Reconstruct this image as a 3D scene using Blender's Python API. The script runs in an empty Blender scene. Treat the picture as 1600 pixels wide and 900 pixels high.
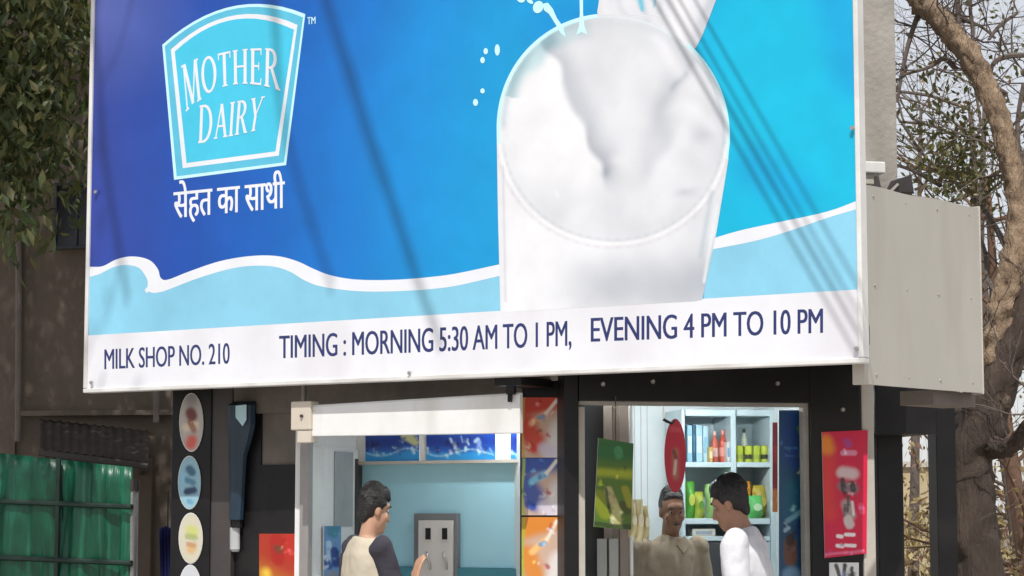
import bpy, bmesh, math, random
import numpy as np
from mathutils import Vector, Matrix

random.seed(7); RNG = np.random.default_rng(11)
sc = bpy.context.scene
COL = sc.collection
R = math.radians

# ------------------------------------------------------------------ camera
F = 3400.0; W, H = 1600.0, 900.0; EYE = 1.6
PITCH = math.atan(350.0 / F)
cd = bpy.data.cameras.new('camera'); cam = bpy.data.objects.new('camera', cd); COL.objects.link(cam)
cam.location = (0, 0, EYE); cam.rotation_euler = (math.pi / 2 + PITCH, 0, 0)
cd.sensor_width = 36.0; cd.lens = 36.0 * F / W; cd.clip_end = 3000
sc.camera = cam
# ------------------------------------------------------------------ light
SUN_AZ = (-0.10, -0.995); SUN_EL = R(56)
sv = Vector((SUN_AZ[0] * math.cos(SUN_EL), SUN_AZ[1] * math.cos(SUN_EL), math.sin(SUN_EL))).normalized()
ld = bpy.data.lights.new('sun', 'SUN'); ld.energy = 3.5; ld.angle = R(0.55); ld.color = (1.0, 0.972, 0.93)
sun = bpy.data.objects.new('sun', ld); COL.objects.link(sun)
sun.rotation_euler = sv.to_track_quat('Z', 'Y').to_euler(); sun.location = (0, -5, 20)
wd = bpy.data.worlds.new('World'); sc.world = wd; wd.use_nodes = True
nt = wd.node_tree; nt.nodes.clear()
sky = nt.nodes.new('ShaderNodeTexSky'); sky.sky_type = 'NISHITA'; sky.sun_disc = False
sky.sun_elevation = SUN_EL; sky.sun_rotation = math.atan2(sv.x, sv.y)
sky.air_density = 1.0; sky.dust_density = 1.0; sky.ozone_density = 1.0
bg = nt.nodes.new('ShaderNodeBackground'); bg.inputs['Strength'].default_value = 0.10
wo = nt.nodes.new('ShaderNodeOutputWorld')
hz = nt.nodes.new('ShaderNodeMix'); hz.data_type = 'RGBA'; hz.inputs[0].default_value = 0.72
hz.inputs[7].default_value = (7.6, 7.6, 7.8, 1)          # even white summer haze over the whole sky
nt.links.new(sky.outputs[0], hz.inputs[6]); nt.links.new(hz.outputs[2], bg.inputs[0]); nt.links.new(bg.outputs[0], wo.inputs[0])
sc.view_settings.view_transform = 'Standard'; sc.view_settings.look = 'None'
sc.view_settings.exposure = 0.17; sc.view_settings.gamma = 1.0

# ------------------------------------------------------------------ geometry of the view
cp, sp = math.cos(PITCH), math.sin(PITCH)
def ray(px, py):
    a, b = (px - W / 2) / F, -(py - H / 2) / F
    return np.array([a, cp - b * sp, sp + b * cp])
class Plane:
    """vertical plane through a (x, y) with horizontal direction d; n faces the viewer"""
    def __init__(self, a, d):
        self.a = np.array(a, float); self.d = np.array(d, float); self.d /= np.linalg.norm(self.d)
        self.n = np.array([self.d[1], -self.d[0]])
        if self.n[1] > 0: self.n = -self.n
    def off(self, t):                      # t > 0: further behind
        return Plane(self.a - self.n * t, self.d)
    def hit(self, px, py):
        r = ray(px, py); t = self.a.dot(self.n) / r[:2].dot(self.n)
        return np.array([0, 0, EYE]) + r * t
    def u(self, p): return (np.array(p[:2]) - self.a).dot(self.d)
    def pt(self, u, z, t=0.0):             # t > 0 behind
        q = self.a + self.d * u - self.n * t
        return (q[0], q[1], z)
def plane_px(px0, d0, px1, d1):
    x0, x1 = (px0 - 800) / F * d0, (px1 - 800) / F * d1
    return Plane((x0, d0), (x1 - x0, d1 - d0))
def at(px, py, y):
    r = ray(px, py); return np.array([0, 0, EYE]) + r * (y / r[1])

S = Plane((1.43, 9.0), (3.61, -2.25))      # face of the big signboard
FP = S.off(0.36)                            # shop front, vending side
BP = S.off(0.95)                            # back wall of the vending recess
RP = plane_px(882, 10.05, 1345, 10.35)      # service window front
SP = plane_px(1352, 9.10, 1530, 9.78)       # side hoarding

# ------------------------------------------------------------------ materials
def lin(c):
    return tuple(((v / 255) / 12.92 if v / 255 <= 0.04045 else ((v / 255 + 0.055) / 1.055) ** 2.4) for v in c)
MATS = {}
def mat(name, col, rough=0.6, var=0.15, scale=6.0, bump=0.0, bscale=40.0, metal=0.0, spec=0.5, stretch=None, stain=None):
    if name in MATS: return MATS[name]
    m = bpy.data.materials.new(name); m.use_nodes = True
    t = m.node_tree; N = t.nodes; L = t.links
    b = N['Principled BSDF']; b.inputs['Roughness'].default_value = rough; b.inputs['Metallic'].default_value = metal
    b.inputs['Specular IOR Level'].default_value = spec
    tc = N.new('ShaderNodeTexCoord'); mp = N.new('ShaderNodeMapping')
    L.new(tc.outputs['Object'], mp.inputs[0])
    if stretch: mp.inputs['Scale'].default_value = stretch
    nz = N.new('ShaderNodeTexNoise'); nz.inputs['Scale'].default_value = scale; nz.inputs['Detail'].default_value = 6
    nz.inputs['Roughness'].default_value = 0.65
    L.new(mp.outputs[0], nz.inputs[0])
    rp = N.new('ShaderNodeMapRange'); rp.inputs[1].default_value = 0.3; rp.inputs[2].default_value = 0.7
    rp.inputs[3].default_value = 1 - var; rp.inputs[4].default_value = 1 + var
    L.new(nz.outputs[0], rp.inputs[0])
    mx = N.new('ShaderNodeMix'); mx.data_type = 'RGBA'; mx.blend_type = 'MULTIPLY'; mx.inputs[0].default_value = 1
    mx.inputs[6].default_value = (*col, 1); L.new(rp.outputs[0], mx.inputs[7])
    out = mx.outputs[2]
    if stain:
        n2 = N.new('ShaderNodeTexNoise'); n2.inputs['Scale'].default_value = stain[1]; n2.inputs['Detail'].default_value = 8
        m2 = N.new('ShaderNodeMapping'); m2.inputs['Scale'].default_value = stain[2]; L.new(tc.outputs['Object'], m2.inputs[0]); L.new(m2.outputs[0], n2.inputs[0])
        r2 = N.new('ShaderNodeMapRange'); r2.inputs[1].default_value = 0.5; r2.inputs[2].default_value = 0.72
        r2.inputs[3].default_value = 0; r2.inputs[4].default_value = stain[3]; L.new(n2.outputs[0], r2.inputs[0])
        m3 = N.new('ShaderNodeMix'); m3.data_type = 'RGBA'; L.new(r2.outputs[0], m3.inputs[0]); L.new(out, m3.inputs[6])
        m3.inputs[7].default_value = (*stain[0], 1); out = m3.outputs[2]
    L.new(out, b.inputs['Base Color'])
    if bump:
        bn = N.new('ShaderNodeTexNoise'); bn.inputs['Scale'].default_value = bscale; bn.inputs['Detail'].default_value = 5
        L.new(mp.outputs[0], bn.inputs[0])
        bp = N.new('ShaderNodeBump'); bp.inputs['Strength'].default_value = bump; bp.inputs['Distance'].default_value = 0.02
        L.new(bn.outputs[0], bp.inputs['Height']); L.new(bp.outputs[0], b.inputs['Normal'])
    MATS[name] = m; return m
def print_mat(name, gain=1.0, rough=0.42, bump=0.0):
    """printed sheet: the colours of the print come from the sheet's own colour attribute"""
    if name in MATS: return MATS[name]
    m = bpy.data.materials.new(name); m.use_nodes = True
    t = m.node_tree; N = t.nodes; L = t.links; b = N['Principled BSDF']; b.inputs['Roughness'].default_value = rough
    a = N.new('ShaderNodeAttribute'); a.attribute_name = 'Col'
    nz = N.new('ShaderNodeTexNoise'); nz.inputs['Scale'].default_value = 5; nz.inputs['Detail'].default_value = 5
    tc = N.new('ShaderNodeTexCoord'); L.new(tc.outputs['Object'], nz.inputs[0])
    rp = N.new('ShaderNodeMapRange'); rp.inputs[1].default_value = .3; rp.inputs[2].default_value = .7
    rp.inputs[3].default_value = .94 * gain; rp.inputs[4].default_value = 1.06 * gain; L.new(nz.outputs[0], rp.inputs[0])
    mx = N.new('ShaderNodeMix'); mx.data_type = 'RGBA'; mx.blend_type = 'MULTIPLY'; mx.inputs[0].default_value = 1
    L.new(a.outputs['Color'], mx.inputs[6]); L.new(rp.outputs[0], mx.inputs[7]); L.new(mx.outputs[2], b.inputs['Base Color'])
    if bump:
        bn = N.new('ShaderNodeTexNoise'); bn.inputs['Scale'].default_value = 1.6; bn.inputs['Detail'].default_value = 2
        bp = N.new('ShaderNodeBump'); bp.inputs['Strength'].default_value = bump; bp.inputs['Distance'].default_value = .05
        L.new(tc.outputs['Object'], bn.inputs[0]); L.new(bn.outputs[0], bp.inputs['Height']); L.new(bp.outputs[0], b.inputs['Normal'])
    MATS[name] = m; return m

# ------------------------------------------------------------------ object helpers
def tag(o, label, cat, group=None):
    o['label'] = label; o['category'] = cat
    if group: o['group'] = group
    return o
def thing(name, label, cat, loc, group=None):
    o = bpy.data.objects.new(name, None); COL.objects.link(o); o.location = Vector([float(v) for v in loc]); o.empty_display_size = 0.1
    return tag(o, label, cat, group)
def mesh_obj(name, verts, faces, m, parent=None, smooth=False, bevel=0.0):
    off = Vector((0, 0, 0))
    if parent:
        off = parent.location.copy()
        if parent.parent: off += parent.parent.location
    me = bpy.data.meshes.new(name)
    vs = [(float(v[0]) - off.x, float(v[1]) - off.y, float(v[2]) - off.z) for v in verts]
    me.from_pydata(vs, [], [tuple(int(i) for i in f) for f in faces]); me.update()
    bm = bmesh.new(); bm.from_mesh(me)
    if len(bm.faces) < 60000: bmesh.ops.recalc_face_normals(bm, faces=bm.faces)
    bm.to_mesh(me); bm.free()
    if smooth: me.polygons.foreach_set('use_smooth', [True] * len(me.polygons))
    o = bpy.data.objects.new(name, me); COL.objects.link(o)
    if m: me.materials.append(m)
    if parent: o.parent = parent
    if bevel:
        b = o.modifiers.new('bevel', 'BEVEL'); b.width = bevel; b.segments = 2; b.limit_method = 'ANGLE'
    return o
BF = [(0, 1, 2, 3), (7, 6, 5, 4), (0, 4, 5, 1), (1, 5, 6, 2), (2, 6, 7, 3), (3, 7, 4, 0)]
def box_pts(pl, u0, u1, z0, z1, t0, t1):
    return [pl.pt(u0, z0, t0), pl.pt(u1, z0, t0), pl.pt(u1, z1, t0), pl.pt(u0, z1, t0),
            pl.pt(u0, z0, t1), pl.pt(u1, z0, t1), pl.pt(u1, z1, t1), pl.pt(u0, z1, t1)]
def span(pl, px0, px1, py0, py1):
    pm, ym = (px0 + px1) / 2, (py0 + py1) / 2
    u0, u1 = pl.u(pl.hit(px0, ym)), pl.u(pl.hit(px1, ym))
    z1, z0 = pl.hit(pm, py0)[2], pl.hit(pm, py1)[2]
    return u0, u1, z0, z1
def pbox(name, pl, px0, px1, py0, py1, t0, t1, m, parent=None, bevel=0.0, z0=None, z1=None):
    """box whose front face covers the pixel rectangle on plane pl, from t0 to t1 behind it"""
    u0, u1, a, b = span(pl.off(t0), px0, px1, py0, py1)
    if z0 is not None: a = z0
    if z1 is not None: b = z1
    return mesh_obj(name, box_pts(pl, u0, u1, a, b, t0, t1), BF, m, parent, bevel=bevel)
def aabox(name, x0, x1, y0, y1, z0, z1, m, parent=None, bevel=0.0):
    return mesh_obj(name, [(x0, y0, z0), (x1, y0, z0), (x1, y0, z1), (x0, y0, z1), (x0, y1, z0), (x1, y1, z0), (x1, y1, z1), (x0, y1, z1)], BF, m, parent, bevel=bevel)
def tube_geo(pts, rads, n=8, cap=True):
    pts = [np.array(p, float) for p in pts]; V = []; Fc = []
    up = np.array([0.31, 0.2, 0.93])
    for i, p in enumerate(pts):
        t = pts[min(i + 1, len(pts) - 1)] - pts[max(i - 1, 0)]; t /= (np.linalg.norm(t) + 1e-9)
        a = np.cross(t, up)
        if np.linalg.norm(a) < 1e-3: a = np.cross(t, [1, 0, 0])
        a /= np.linalg.norm(a); b = np.cross(t, a)
        for k in range(n):
            q = 2 * math.pi * k / n; V.append(p + (a * math.cos(q) + b * math.sin(q)) * rads[i])
    for i in range(len(pts) - 1):
        for k in range(n):
            k2 = (k + 1) % n; Fc.append((i * n + k, i * n + k2, (i + 1) * n + k2, (i + 1) * n + k))
    if cap: Fc.append(tuple(range(n))[::-1]); Fc.append(tuple((len(pts) - 1) * n + k for k in range(n)))
    return V, Fc
def merge(parts):
    V = []; Fc = []
    for v, f in parts:
        o = len(V); V.extend(v); Fc.extend([tuple(i + o for i in q) for q in f])
    return V, Fc
def smooth_path(pts, n=6):
    """Catmull-Rom through rows (x, y, z, r)"""
    P = np.array(pts, float); P = np.vstack([2 * P[0] - P[1], P, 2 * P[-1] - P[-2]]); out = []
    for i in range(1, len(P) - 2):
        for k in range(n):
            t = k / n; a, b, c, d = P[i - 1], P[i], P[i + 1], P[i + 2]
            out.append(0.5 * (2 * b + (c - a) * t + (2 * a - 5 * b + 4 * c - d) * t * t + (3 * b - a - 3 * c + d) * t ** 3))
    out.append(P[-2]); return np.array(out)

# ---- flat print: a fine grid on a plane, coloured by soft strokes given in picture coordinates of the print
def paint_cols(PX, PY, base, strokes, warp=0.0):
    if warp:
        PX, PY = (PX + warp * (np.sin(PY / 17.0 + 1.3 * np.sin(PX / 29.0)) + .6 * np.sin(PX / 11.0 + PY / 13.0)), PY + warp * (np.sin(PX / 19.0 + 1.1 * np.sin(PY / 23.0)) + .6 * np.sin(PX / 9.0 - PY / 14.0)))
    C = np.empty(PX.shape + (3,)); C[:] = base(PX, PY) if callable(base) else lin(base)
    for s in strokes:
        x0, y0, x1, y1, r, col, al = s[:7]; soft = s[7] if len(s) > 7 else 0.5
        dx, dy = x1 - x0, y1 - y0; L2 = dx * dx + dy * dy + 1e-9
        t = np.clip(((PX - x0) * dx + (PY - y0) * dy) / L2, 0, 1)
        d = np.hypot(PX - x0 - t * dx, PY - y0 - t * dy) / r
        w = np.clip((1 - d) / soft, 0, 1); w = w * w * (3 - 2 * w) * al
        C = C * (1 - w[..., None]) + np.array(lin(col)) * w[..., None]
    return C
def add_cols(me, C):
    a = me.color_attributes.new('Col', 'FLOAT_COLOR', 'POINT')
    a.data.foreach_set('color', np.concatenate([C.reshape(-1, 3), np.ones((C.reshape(-1, 3).shape[0], 1))], 1).astype(np.float32).ravel())
def print_sheet(name, pl, corners, nx, ny, base, strokes, m, parent, front=0.003, warp=0.0):
    """corners: picture points TL, TR, BR, BL"""
    q = pl.off(-front); (ax, ay), (bx, by), (cx, cy), (dx, dy) = corners
    s, t = np.meshgrid(np.linspace(0, 1, nx), np.linspace(0, 1, ny))
    PX = (ax * (1 - s) + bx * s) * (1 - t) + (dx * (1 - s) + cx * s) * t
    PY = (ay * (1 - s) + by * s) * (1 - t) + (dy * (1 - s) + cy * s) * t
    V = [q.hit(x, y) for x, y in zip(PX.ravel(), PY.ravel())]
    Fc = [(j * nx + i, j * nx + i + 1, (j + 1) * nx + i + 1, (j + 1) * nx + i) for j in range(ny - 1) for i in range(nx - 1)]
    o = mesh_obj(name, V, Fc, m, parent)
    add_cols(o.data, paint_cols(PX, PY, base, strokes, warp)); return o
def poly_sheet(name, pl, pts, m, parent, front, thick=0.0):
    # flat polygon of the print, outline given in picture coordinates
    front = front * LAYER; q = pl.off(-front); V = [q.hit(x, y) for x, y in pts]
    o = mesh_obj(name, V, [tuple(range(len(V)))], m, parent)
    bm = bmesh.new(); bm.from_mesh(o.data); bmesh.ops.triangulate(bm, faces=bm.faces); bm.to_mesh(o.data); bm.free()
    return o
def strip_sheet(name, pl, top, bot, m, parent, front):
    front = front * LAYER
    q = pl.off(-front); n = len(top)
    V = [q.hit(*p) for p in top] + [q.hit(*p) for p in bot]
    return mesh_obj(name, V, [(i, i + 1, n + i + 1, n + i) for i in range(n - 1)], m, parent)
def dens(pts, k=6):
    P = np.array([(p[0], p[1], 0, 0) for p in pts], float); return [(a[0], a[1]) for a in smooth_path(P, k)]

LAYER = 0.25
def text_geo(body, bold=0.0, spacing=1.0):
    cu = bpy.data.curves.new('t', 'FONT'); cu.body = body; cu.size = 1; cu.space_character = spacing; cu.resolution_u = 4
    o = bpy.data.objects.new('t', cu); COL.objects.link(o)
    dg = bpy.context.evaluated_depsgraph_get(); me = bpy.data.meshes.new_from_object(o.evaluated_get(dg))
    V = np.array([v.co[:] for v in me.vertices])[:, :2]; Fc = [tuple(p.vertices) for p in me.polygons]
    bpy.data.objects.remove(o); bpy.data.curves.remove(cu); bpy.data.meshes.remove(me)
    n = len(V)                                  # heavier strokes: the outline printed again a hair aside
    V = np.vstack([V - (bold, 0), V + (bold, 0)]); Fc = Fc + [tuple(i + n for i in f) for f in Fc]
    return V, Fc
def quad_text(name, pl, V, Fc, bl, br, tl, tr, m, parent, front, zr=None):
    """letters stretched into a picture quad: bottom-left, bottom-right, top-left, top-right"""
    V = np.array(V); x0, x1 = V[:, 0].min(), V[:, 0].max(); y0, y1 = zr if zr else (V[:, 1].min(), V[:, 1].max())
    s = (V[:, 0] - x0) / (x1 - x0); t = (V[:, 1] - y0) / (y1 - y0)
    bl, br, tl, tr = [np.array(p, float) for p in (bl, br, tl, tr)]
    P = (bl * (1 - s)[:, None] + br * s[:, None]) * (1 - t)[:, None] + (tl * (1 - s)[:, None] + tr * s[:, None]) * t[:, None]
    front = front * LAYER; q = pl.off(-front); q2 = pl.off(-front - .0001); n = len(P) // 2
    return mesh_obj(name, [(q if i < n else q2).hit(*p) for i, p in enumerate(P)], Fc, m, parent)

# ---- serif capitals drawn by hand
def L_poly(pts): return [np.array(pts, float)]
def L_seg(x0, y0, x1, y1, w):      # horizontal-cut slanted stroke
    return [np.array([(x0 - w / 2, y0), (x0 + w / 2, y0), (x1 + w / 2, y1), (x1 - w / 2, y1)])]
def L_ser(x, y, w=0.2, h=0.045):
    return [np.array([(x - w / 2, y), (x + w / 2, y), (x + w / 2, y + h), (x - w / 2, y + h)])]
def L_arc(cx, cy, rx, ry, a0, a1, wt, wn, n=14):
    out = []
    for i in range(n):
        p = []
        for a, s in ((a0 + (a1 - a0) * i / n, 0), (a0 + (a1 - a0) * (i + 1) / n, 0), (a0 + (a1 - a0) * (i + 1) / n, 1), (a0 + (a1 - a0) * i / n, 1)):
            r = R(a); ix, iy = rx - wt * s, ry - wn * s
            p.append((cx + ix * math.cos(r), cy + iy * math.sin(r)))
        out.append(np.array(p))
    return out
TK, TN = 0.15, 0.075
def glyph(c):
    if c == 'M': return L_seg(.10, 0, .14, 1, TN) + L_seg(.17, 1, .45, .04, TK) + L_seg(.45, .04, .73, 1, TN) + L_seg(.80, 0, .76, 1, TK) + L_ser(.10, 0) + L_ser(.80, 0, .24) + L_ser(.10, .955, .17) + L_ser(.80, .955, .2), .92
    if c == 'O': return L_arc(.42, .5, .40, .52, 0, 360, TK, TN, 28), .84
    if c == 'T': return L_seg(.33, 0, .33, 1, TK) + L_poly([(.02, .94), (.64, .94), (.64, 1), (.02, 1)]) + L_poly([(.02, .80), (.06, .80), (.07, .94), (.02, .94)]) + L_poly([(.60, .80), (.64, .80), (.64, .94), (.59, .94)]) + L_ser(.33, 0, .27), .66
    if c == 'H': return L_seg(.15, 0, .15, 1, TK) + L_seg(.63, 0, .63, 1, TK) + L_poly([(.15, .48), (.63, .48), (.63, .54), (.15, .54)]) + L_ser(.15, 0, .25) + L_ser(.63, 0, .25) + L_ser(.15, .955, .25) + L_ser(.63, .955, .25), .78
    if c == 'E': return L_seg(.15, 0, .15, 1, TK) + L_poly([(.03, 0), (.56, 0), (.58, .19), (.54, .19), (.51, .06), (.03, .06)]) + L_poly([(.03, .94), (.50, .94), (.52, .81), (.555, .81), (.55, 1), (.03, 1)]) + L_poly([(.15, .48), (.44, .48), (.44, .54), (.15, .54)]) + L_poly([(.42, .40), (.46, .40), (.46, .62), (.42, .62)]), .62
    if c == 'R': return L_seg(.15, 0, .15, 1, TK) + L_arc(.28, .735, .30, .265, -90, 90, TK, TN) + L_poly([(.15, .94), (.28, .94), (.28, 1), (.15, 1)]) + L_poly([(.15, .47), (.28, .47), (.28, .53), (.15, .53)]) + L_poly([(.28, .50), (.42, .50), (.76, 0), (.58, 0)]) + L_ser(.15, 0, .25) + L_ser(.10, .955, .14) + L_ser(.70, 0, .16), .74
    if c == 'D': return L_seg(.15, 0, .15, 1, TK) + L_arc(.30, .5, .46, .5, -90, 90, TK, TN, 18) + L_poly([(.03, 0), (.30, 0), (.30, .06), (.03, .06)]) + L_poly([(.03, .94), (.30, .94), (.30, 1), (.03, 1)]), .80
    if c == 'A': return L_seg(.10, 0, .38, 1, TN) + L_seg(.66, 0, .38, 1, TK) + L_poly([(.20, .32), (.56, .32), (.55, .38), (.21, .38)]) + L_ser(.10, 0) + L_ser(.66, 0, .25), .76
    if c == 'I': return L_seg(.15, 0, .15, 1, TK) + L_ser(.15, 0, .26) + L_ser(.15, .955, .26), .30
    if c == 'Y': return L_seg(.36, 0, .36, .46, TK) + L_seg(.36, .46, .10, 1, TK) + L_seg(.36, .46, .62, 1, TN) + L_ser(.36, 0, .26) + L_ser(.10, .955, .24) + L_ser(.62, .955, .2), .72
def serif_word(word, caps=None):
    V = []; Fc = []; dep = []; x = 0; k = 0
    for i, c in enumerate(word):
        polys, w = glyph(c); sc_ = 1.0
        for p in polys:
            o = len(V); V.extend([(x + a * sc_, b * (1.12 if caps and i == 0 else 1) - (0.06 if caps and i == 0 else 0)) for a, b in p]); dep.extend([k * 0.00003] * len(p)); Fc.append(tuple(range(o, o + len(p)))); k += 1
        x += w + 0.07
    return np.array(V), Fc, dep
def qb(a, b, c, t):
    a, b, c = [np.array(p, float) for p in (a, b, c)]; t = np.asarray(t)[:, None]
    return a * (1 - t) ** 2 + 2 * b * t * (1 - t) + c * t * t
def warp_word(name, pl, word, base3, top3, m, parent, front, caps=True):
    V, Fc, dep = serif_word(word, caps); s = V[:, 0] / V[:, 0].max(); t = V[:, 1]
    P = qb(*base3, s) * (1 - t)[:, None] + qb(*top3, s) * t[:, None]
    front = front * LAYER; q = [pl.off(-front - d).hit(*p) for p, d in zip(P, dep)]
    return mesh_obj(name, q, Fc, m, parent)

# ================================================================== SETTING
M_ground = mat('ground_dirt', (0.20, 0.165, 0.12), 0.95, 0.3, 1.5, 0.5, 12)
g = mesh_obj('ground', [(-600, -200, 0), (600, -200, 0), (600, 1500, 0), (-600, 1500, 0)], [(0, 1, 2, 3)], M_ground); g['kind'] = 'structure'
M_pave = mat('pavement_concrete', (0.46, 0.43, 0.39), 0.9, 0.2, 3, 0.4, 30, stain=((.18, .16, .14), 1.3, (1, 1, 1), .6))
pv = aabox('pavement', -9.0, 5.0, -6.0, 15.8, -0.02, 0.11, M_pave, bevel=0.012); pv['kind'] = 'structure'
FLOOR = 0.11

# ================================================================== BIG SIGNBOARD
zs0 = 2.235; uL, uR = S.u(S.hit(141, 400)), S.u(S.hit(1340, 400)); ztop = 4.62
sign = thing('signboard', 'large blue and white milk shop signboard with milk glass picture over the shop front', 'signboard', S.pt((uL + uR) / 2, zs0, 0.05))
M_alu = mat('frame_white', (0.72, 0.71, 0.69), 0.45, 0.08, 8, stain=((.35, .30, .26), 2.2, (1, 1, 1), .5))
M_back = mat('sheet_back', (0.30, 0.29, 0.28), 0.6, 0.1)
mesh_obj('backing_board', box_pts(S, uL, uR, zs0, ztop, 0.012, 0.10), BF, M_back, sign)
fw = 0.022
mesh_obj('frame_rail', box_pts(S, uL - fw, uR + fw, zs0 - fw, zs0, -0.012, 0.055), BF, M_alu, sign, bevel=.004)
mesh_obj('frame_rail', box_pts(S, uL - fw, uR + fw, ztop, ztop + fw, -0.012, 0.055), BF, M_alu, sign, bevel=.004)
mesh_obj('frame_rail', box_pts(S, uL - fw, uL, zs0 + .001, ztop - .001, -0.012, 0.055), BF, M_alu, sign, bevel=.004)
mesh_obj('frame_rail', box_pts(S, uR, uR + fw, zs0 + .001, ztop - .001, -0.012, 0.055), BF, M_alu, sign, bevel=.004)
K = 0.86
M_vinyl = print_mat('vinyl_print', K, 0.34, 0.45)
def sky_blue(PX, PY):
    # printed colour run: violet blue at the left, cyan at the right
    xs = [100, 160, 300, 430, 560, 700, 850, 1150, 1400]
    cs = np.array([lin(c) for c in [(66, 74, 160), (46, 68, 162), (16, 78, 178), (0, 98, 194), (0, 124, 212), (0, 152, 222), (0, 166, 224), (0, 186, 228), (0, 194, 232)]])
    xx = PX + (PY - 220) * 0.18 + 14 * np.sin(PY / 90.0)
    C = np.stack([np.interp(xx, xs, cs[:, k]) for k in range(3)], -1)
    w = np.clip(1 - np.hypot((PX - 170) / 150, (PY - 20) / 150), 0, 1)[..., None]
    C = C * (1 - .4 * w) + np.array(lin((116, 132, 200))) * .4 * w
    w = np.clip(1 - np.hypot((PX - 1180) / 160, (PY - 120) / 300), 0, 1)[..., None]
    C = C * (1 - .45 * w) + np.array(lin((0, 205, 242))) * .45 * w
    return C
bgs = [(690, -60, 620, 300, 90, (0, 150, 232), .35, 1), (1290, -50, 1330, 120, 60, (0, 150, 225), .5, 1), (1180, 260, 1240, 300, 60, (0, 165, 228), .6, 1),
       (960, 10, 860, 40, 70, (0, 140, 220), .6, 1)]
o = print_sheet('banner_print', S, [(143, -140), (1341, -140), (1345, 557), (137, 607)], 150, 90, sky_blue, bgs, M_vinyl, sign, 0.0)
# fit the banner exactly into the frame
for v in o.data.vertices:
    pw = np.array(v.co[:]) + np.array(sign.location[:])
    u = min(max(S.u(pw), uL), uR); z = min(max(pw[2], zs0), ztop); q = S.pt(u, z, 0.0)
    v.co = Vector(q) - sign.location
M_wht = mat('vinyl_white', (0.77, 0.785, 0.83), 0.36, 0.05, 3)
M_lb = mat('vinyl_light_blue', lin((134, 198, 224)), 0.36, 0.12, 1.6)
bandL, bandR = (138.5, 524), (1343.5, 452)
def band_y(x): return bandL[1] + (bandR[1] - bandL[1]) * (x - bandL[0]) / (bandR[0] - bandL[0])
waveT = [(139, 417), (160, 416), (180, 406), (200, 401), (220, 402), (236, 408), (247, 421), (251, 434), (262, 437), (296, 424), (344, 408), (392, 400), (432, 400), (464, 408), (492, 421), (520, 431), (560, 437), (620, 437), (680, 432), (720, 426), (785, 412)]
waveB = [(139, 433), (156, 428), (176, 418), (196, 414), (216, 418), (226, 429), (231, 440), (232, 455), (252, 456), (300, 438), (344, 424), (384, 416), (424, 416), (452, 424), (476, 438), (504, 448), (560, 455), (620, 455), (680, 451), (720, 445), (785, 430)]
wT, wB = dens(waveT, 5), dens(waveB, 5)
wF = [wB[0]]
for x, y in wB[1:]: wF.append((max(x, wF[-1][0] + .4), y))
strip_sheet('wave_fill', S, [(x, y - 4) for x, y in wF], [(x, band_y(x) + 2) for x, y in wF], M_lb, sign, 0.0015)
strip_sheet('wave_foam', S, wT, wB, M_wht, sign, 0.0025)
poly_sheet('wave_curl', S, [(239, 421), (246, 424), (250, 436), (244, 446), (229, 458), (226, 453), (234, 444), (241, 437), (237, 430)], M_wht, sign, 0.0032)
rT = dens([(1100, 377), (1153, 361), (1212, 348), (1291, 331), (1341, 313)], 4)
rB = dens([(1100, 392), (1177, 377), (1230, 362), (1291, 341), (1341, 326)], 4)
strip_sheet('wave_fill', S, [(x, y - 3) for x, y in rB], [(x, band_y(x) + 2) for x, y in rB], M_lb, sign, 0.0015)
strip_sheet('wave_foam', S, rT, rB, M_wht, sign, 0.0025)
M_band = mat('vinyl_band', (0.78, 0.785, 0.83), 0.38, 0.05, 2.5, stain=((.60, .57, .60), 1.6, (1, 1, .5), .55))
# white strip along the bottom edge
uu = [uL, uR]; q = S.off(-0.004)
zb = [q.hit(*bandL)[2], q.hit(*bandR)[2]]
mesh_obj('timing_band', [S.pt(uL, zs0, -.001), S.pt(uR, zs0, -.001), S.pt(uR, zb[1], -.001), S.pt(uL, zb[0], -.001)], [(0, 1, 2, 3)], M_band, sign)
# ---- glass of milk (print)
def glass_mask_pts():
    P = []
    for a in np.linspace(180, 360, 40):     # upper rim, left to right over the top
        P.append((958 + 182 * math.cos(R(a)), 205 + 184 * math.sin(R(a)) + 6 * math.cos(R(a))))
    P += [(1138, 250), (1120, 360), (1097, 470), (782, 488), (778, 330)]
    return P
def clip_poly_grid(name, pts, step, base, strokes, m, parent, front, crisp=()):
    """print cut to an outline: scan rows so that the edge stays clean"""
    P = np.array(pts); ys = np.linspace(P[:, 1].min() + .5, P[:, 1].max() - .5, int((P[:, 1].max() - P[:, 1].min()) / step)); n = 150
    rows = []
    for y in ys:
        xs = []
        for i in range(len(P)):
            a, b = P[i], P[(i + 1) % len(P)]
            if (a[1] - y) * (b[1] - y) < 0: xs.append(a[0] + (y - a[1]) / (b[1] - a[1]) * (b[0] - a[0]))
        rows.append((min(xs), max(xs), y))
    PX = np.array([np.linspace(a, b, n) for a, b, y in rows]); PY = np.array([[y] * n for a, b, y in rows])
    q = S.off(-front * LAYER); V = [q.hit(x, y) for x, y in zip(PX.ravel(), PY.ravel())]; ny = len(rows)
    Fc = [(j * n + i, j * n + i + 1, (j + 1) * n + i + 1, (j + 1) * n + i) for j in range(ny - 1) for i in range(n - 1)]
    o = mesh_obj(name, V, Fc, m, parent); add_cols(o.data, paint_cols(PX, PY, lambda a, b: paint_cols(PX, PY, base, strokes, 3.5), list(crisp))); return o
M_milk = print_mat('milk_print', 0.84, 0.36)
w1, g1, g2, g3 = (247, 247, 252), (214, 220, 226), (190, 198, 206), (160, 172, 184)
def pline(pts, r, col, al, soft=1.0): return [(a[0], a[1], b[0], b[1], r, col, al, soft) for a, b in zip(pts[:-1], pts[1:])]
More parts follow.
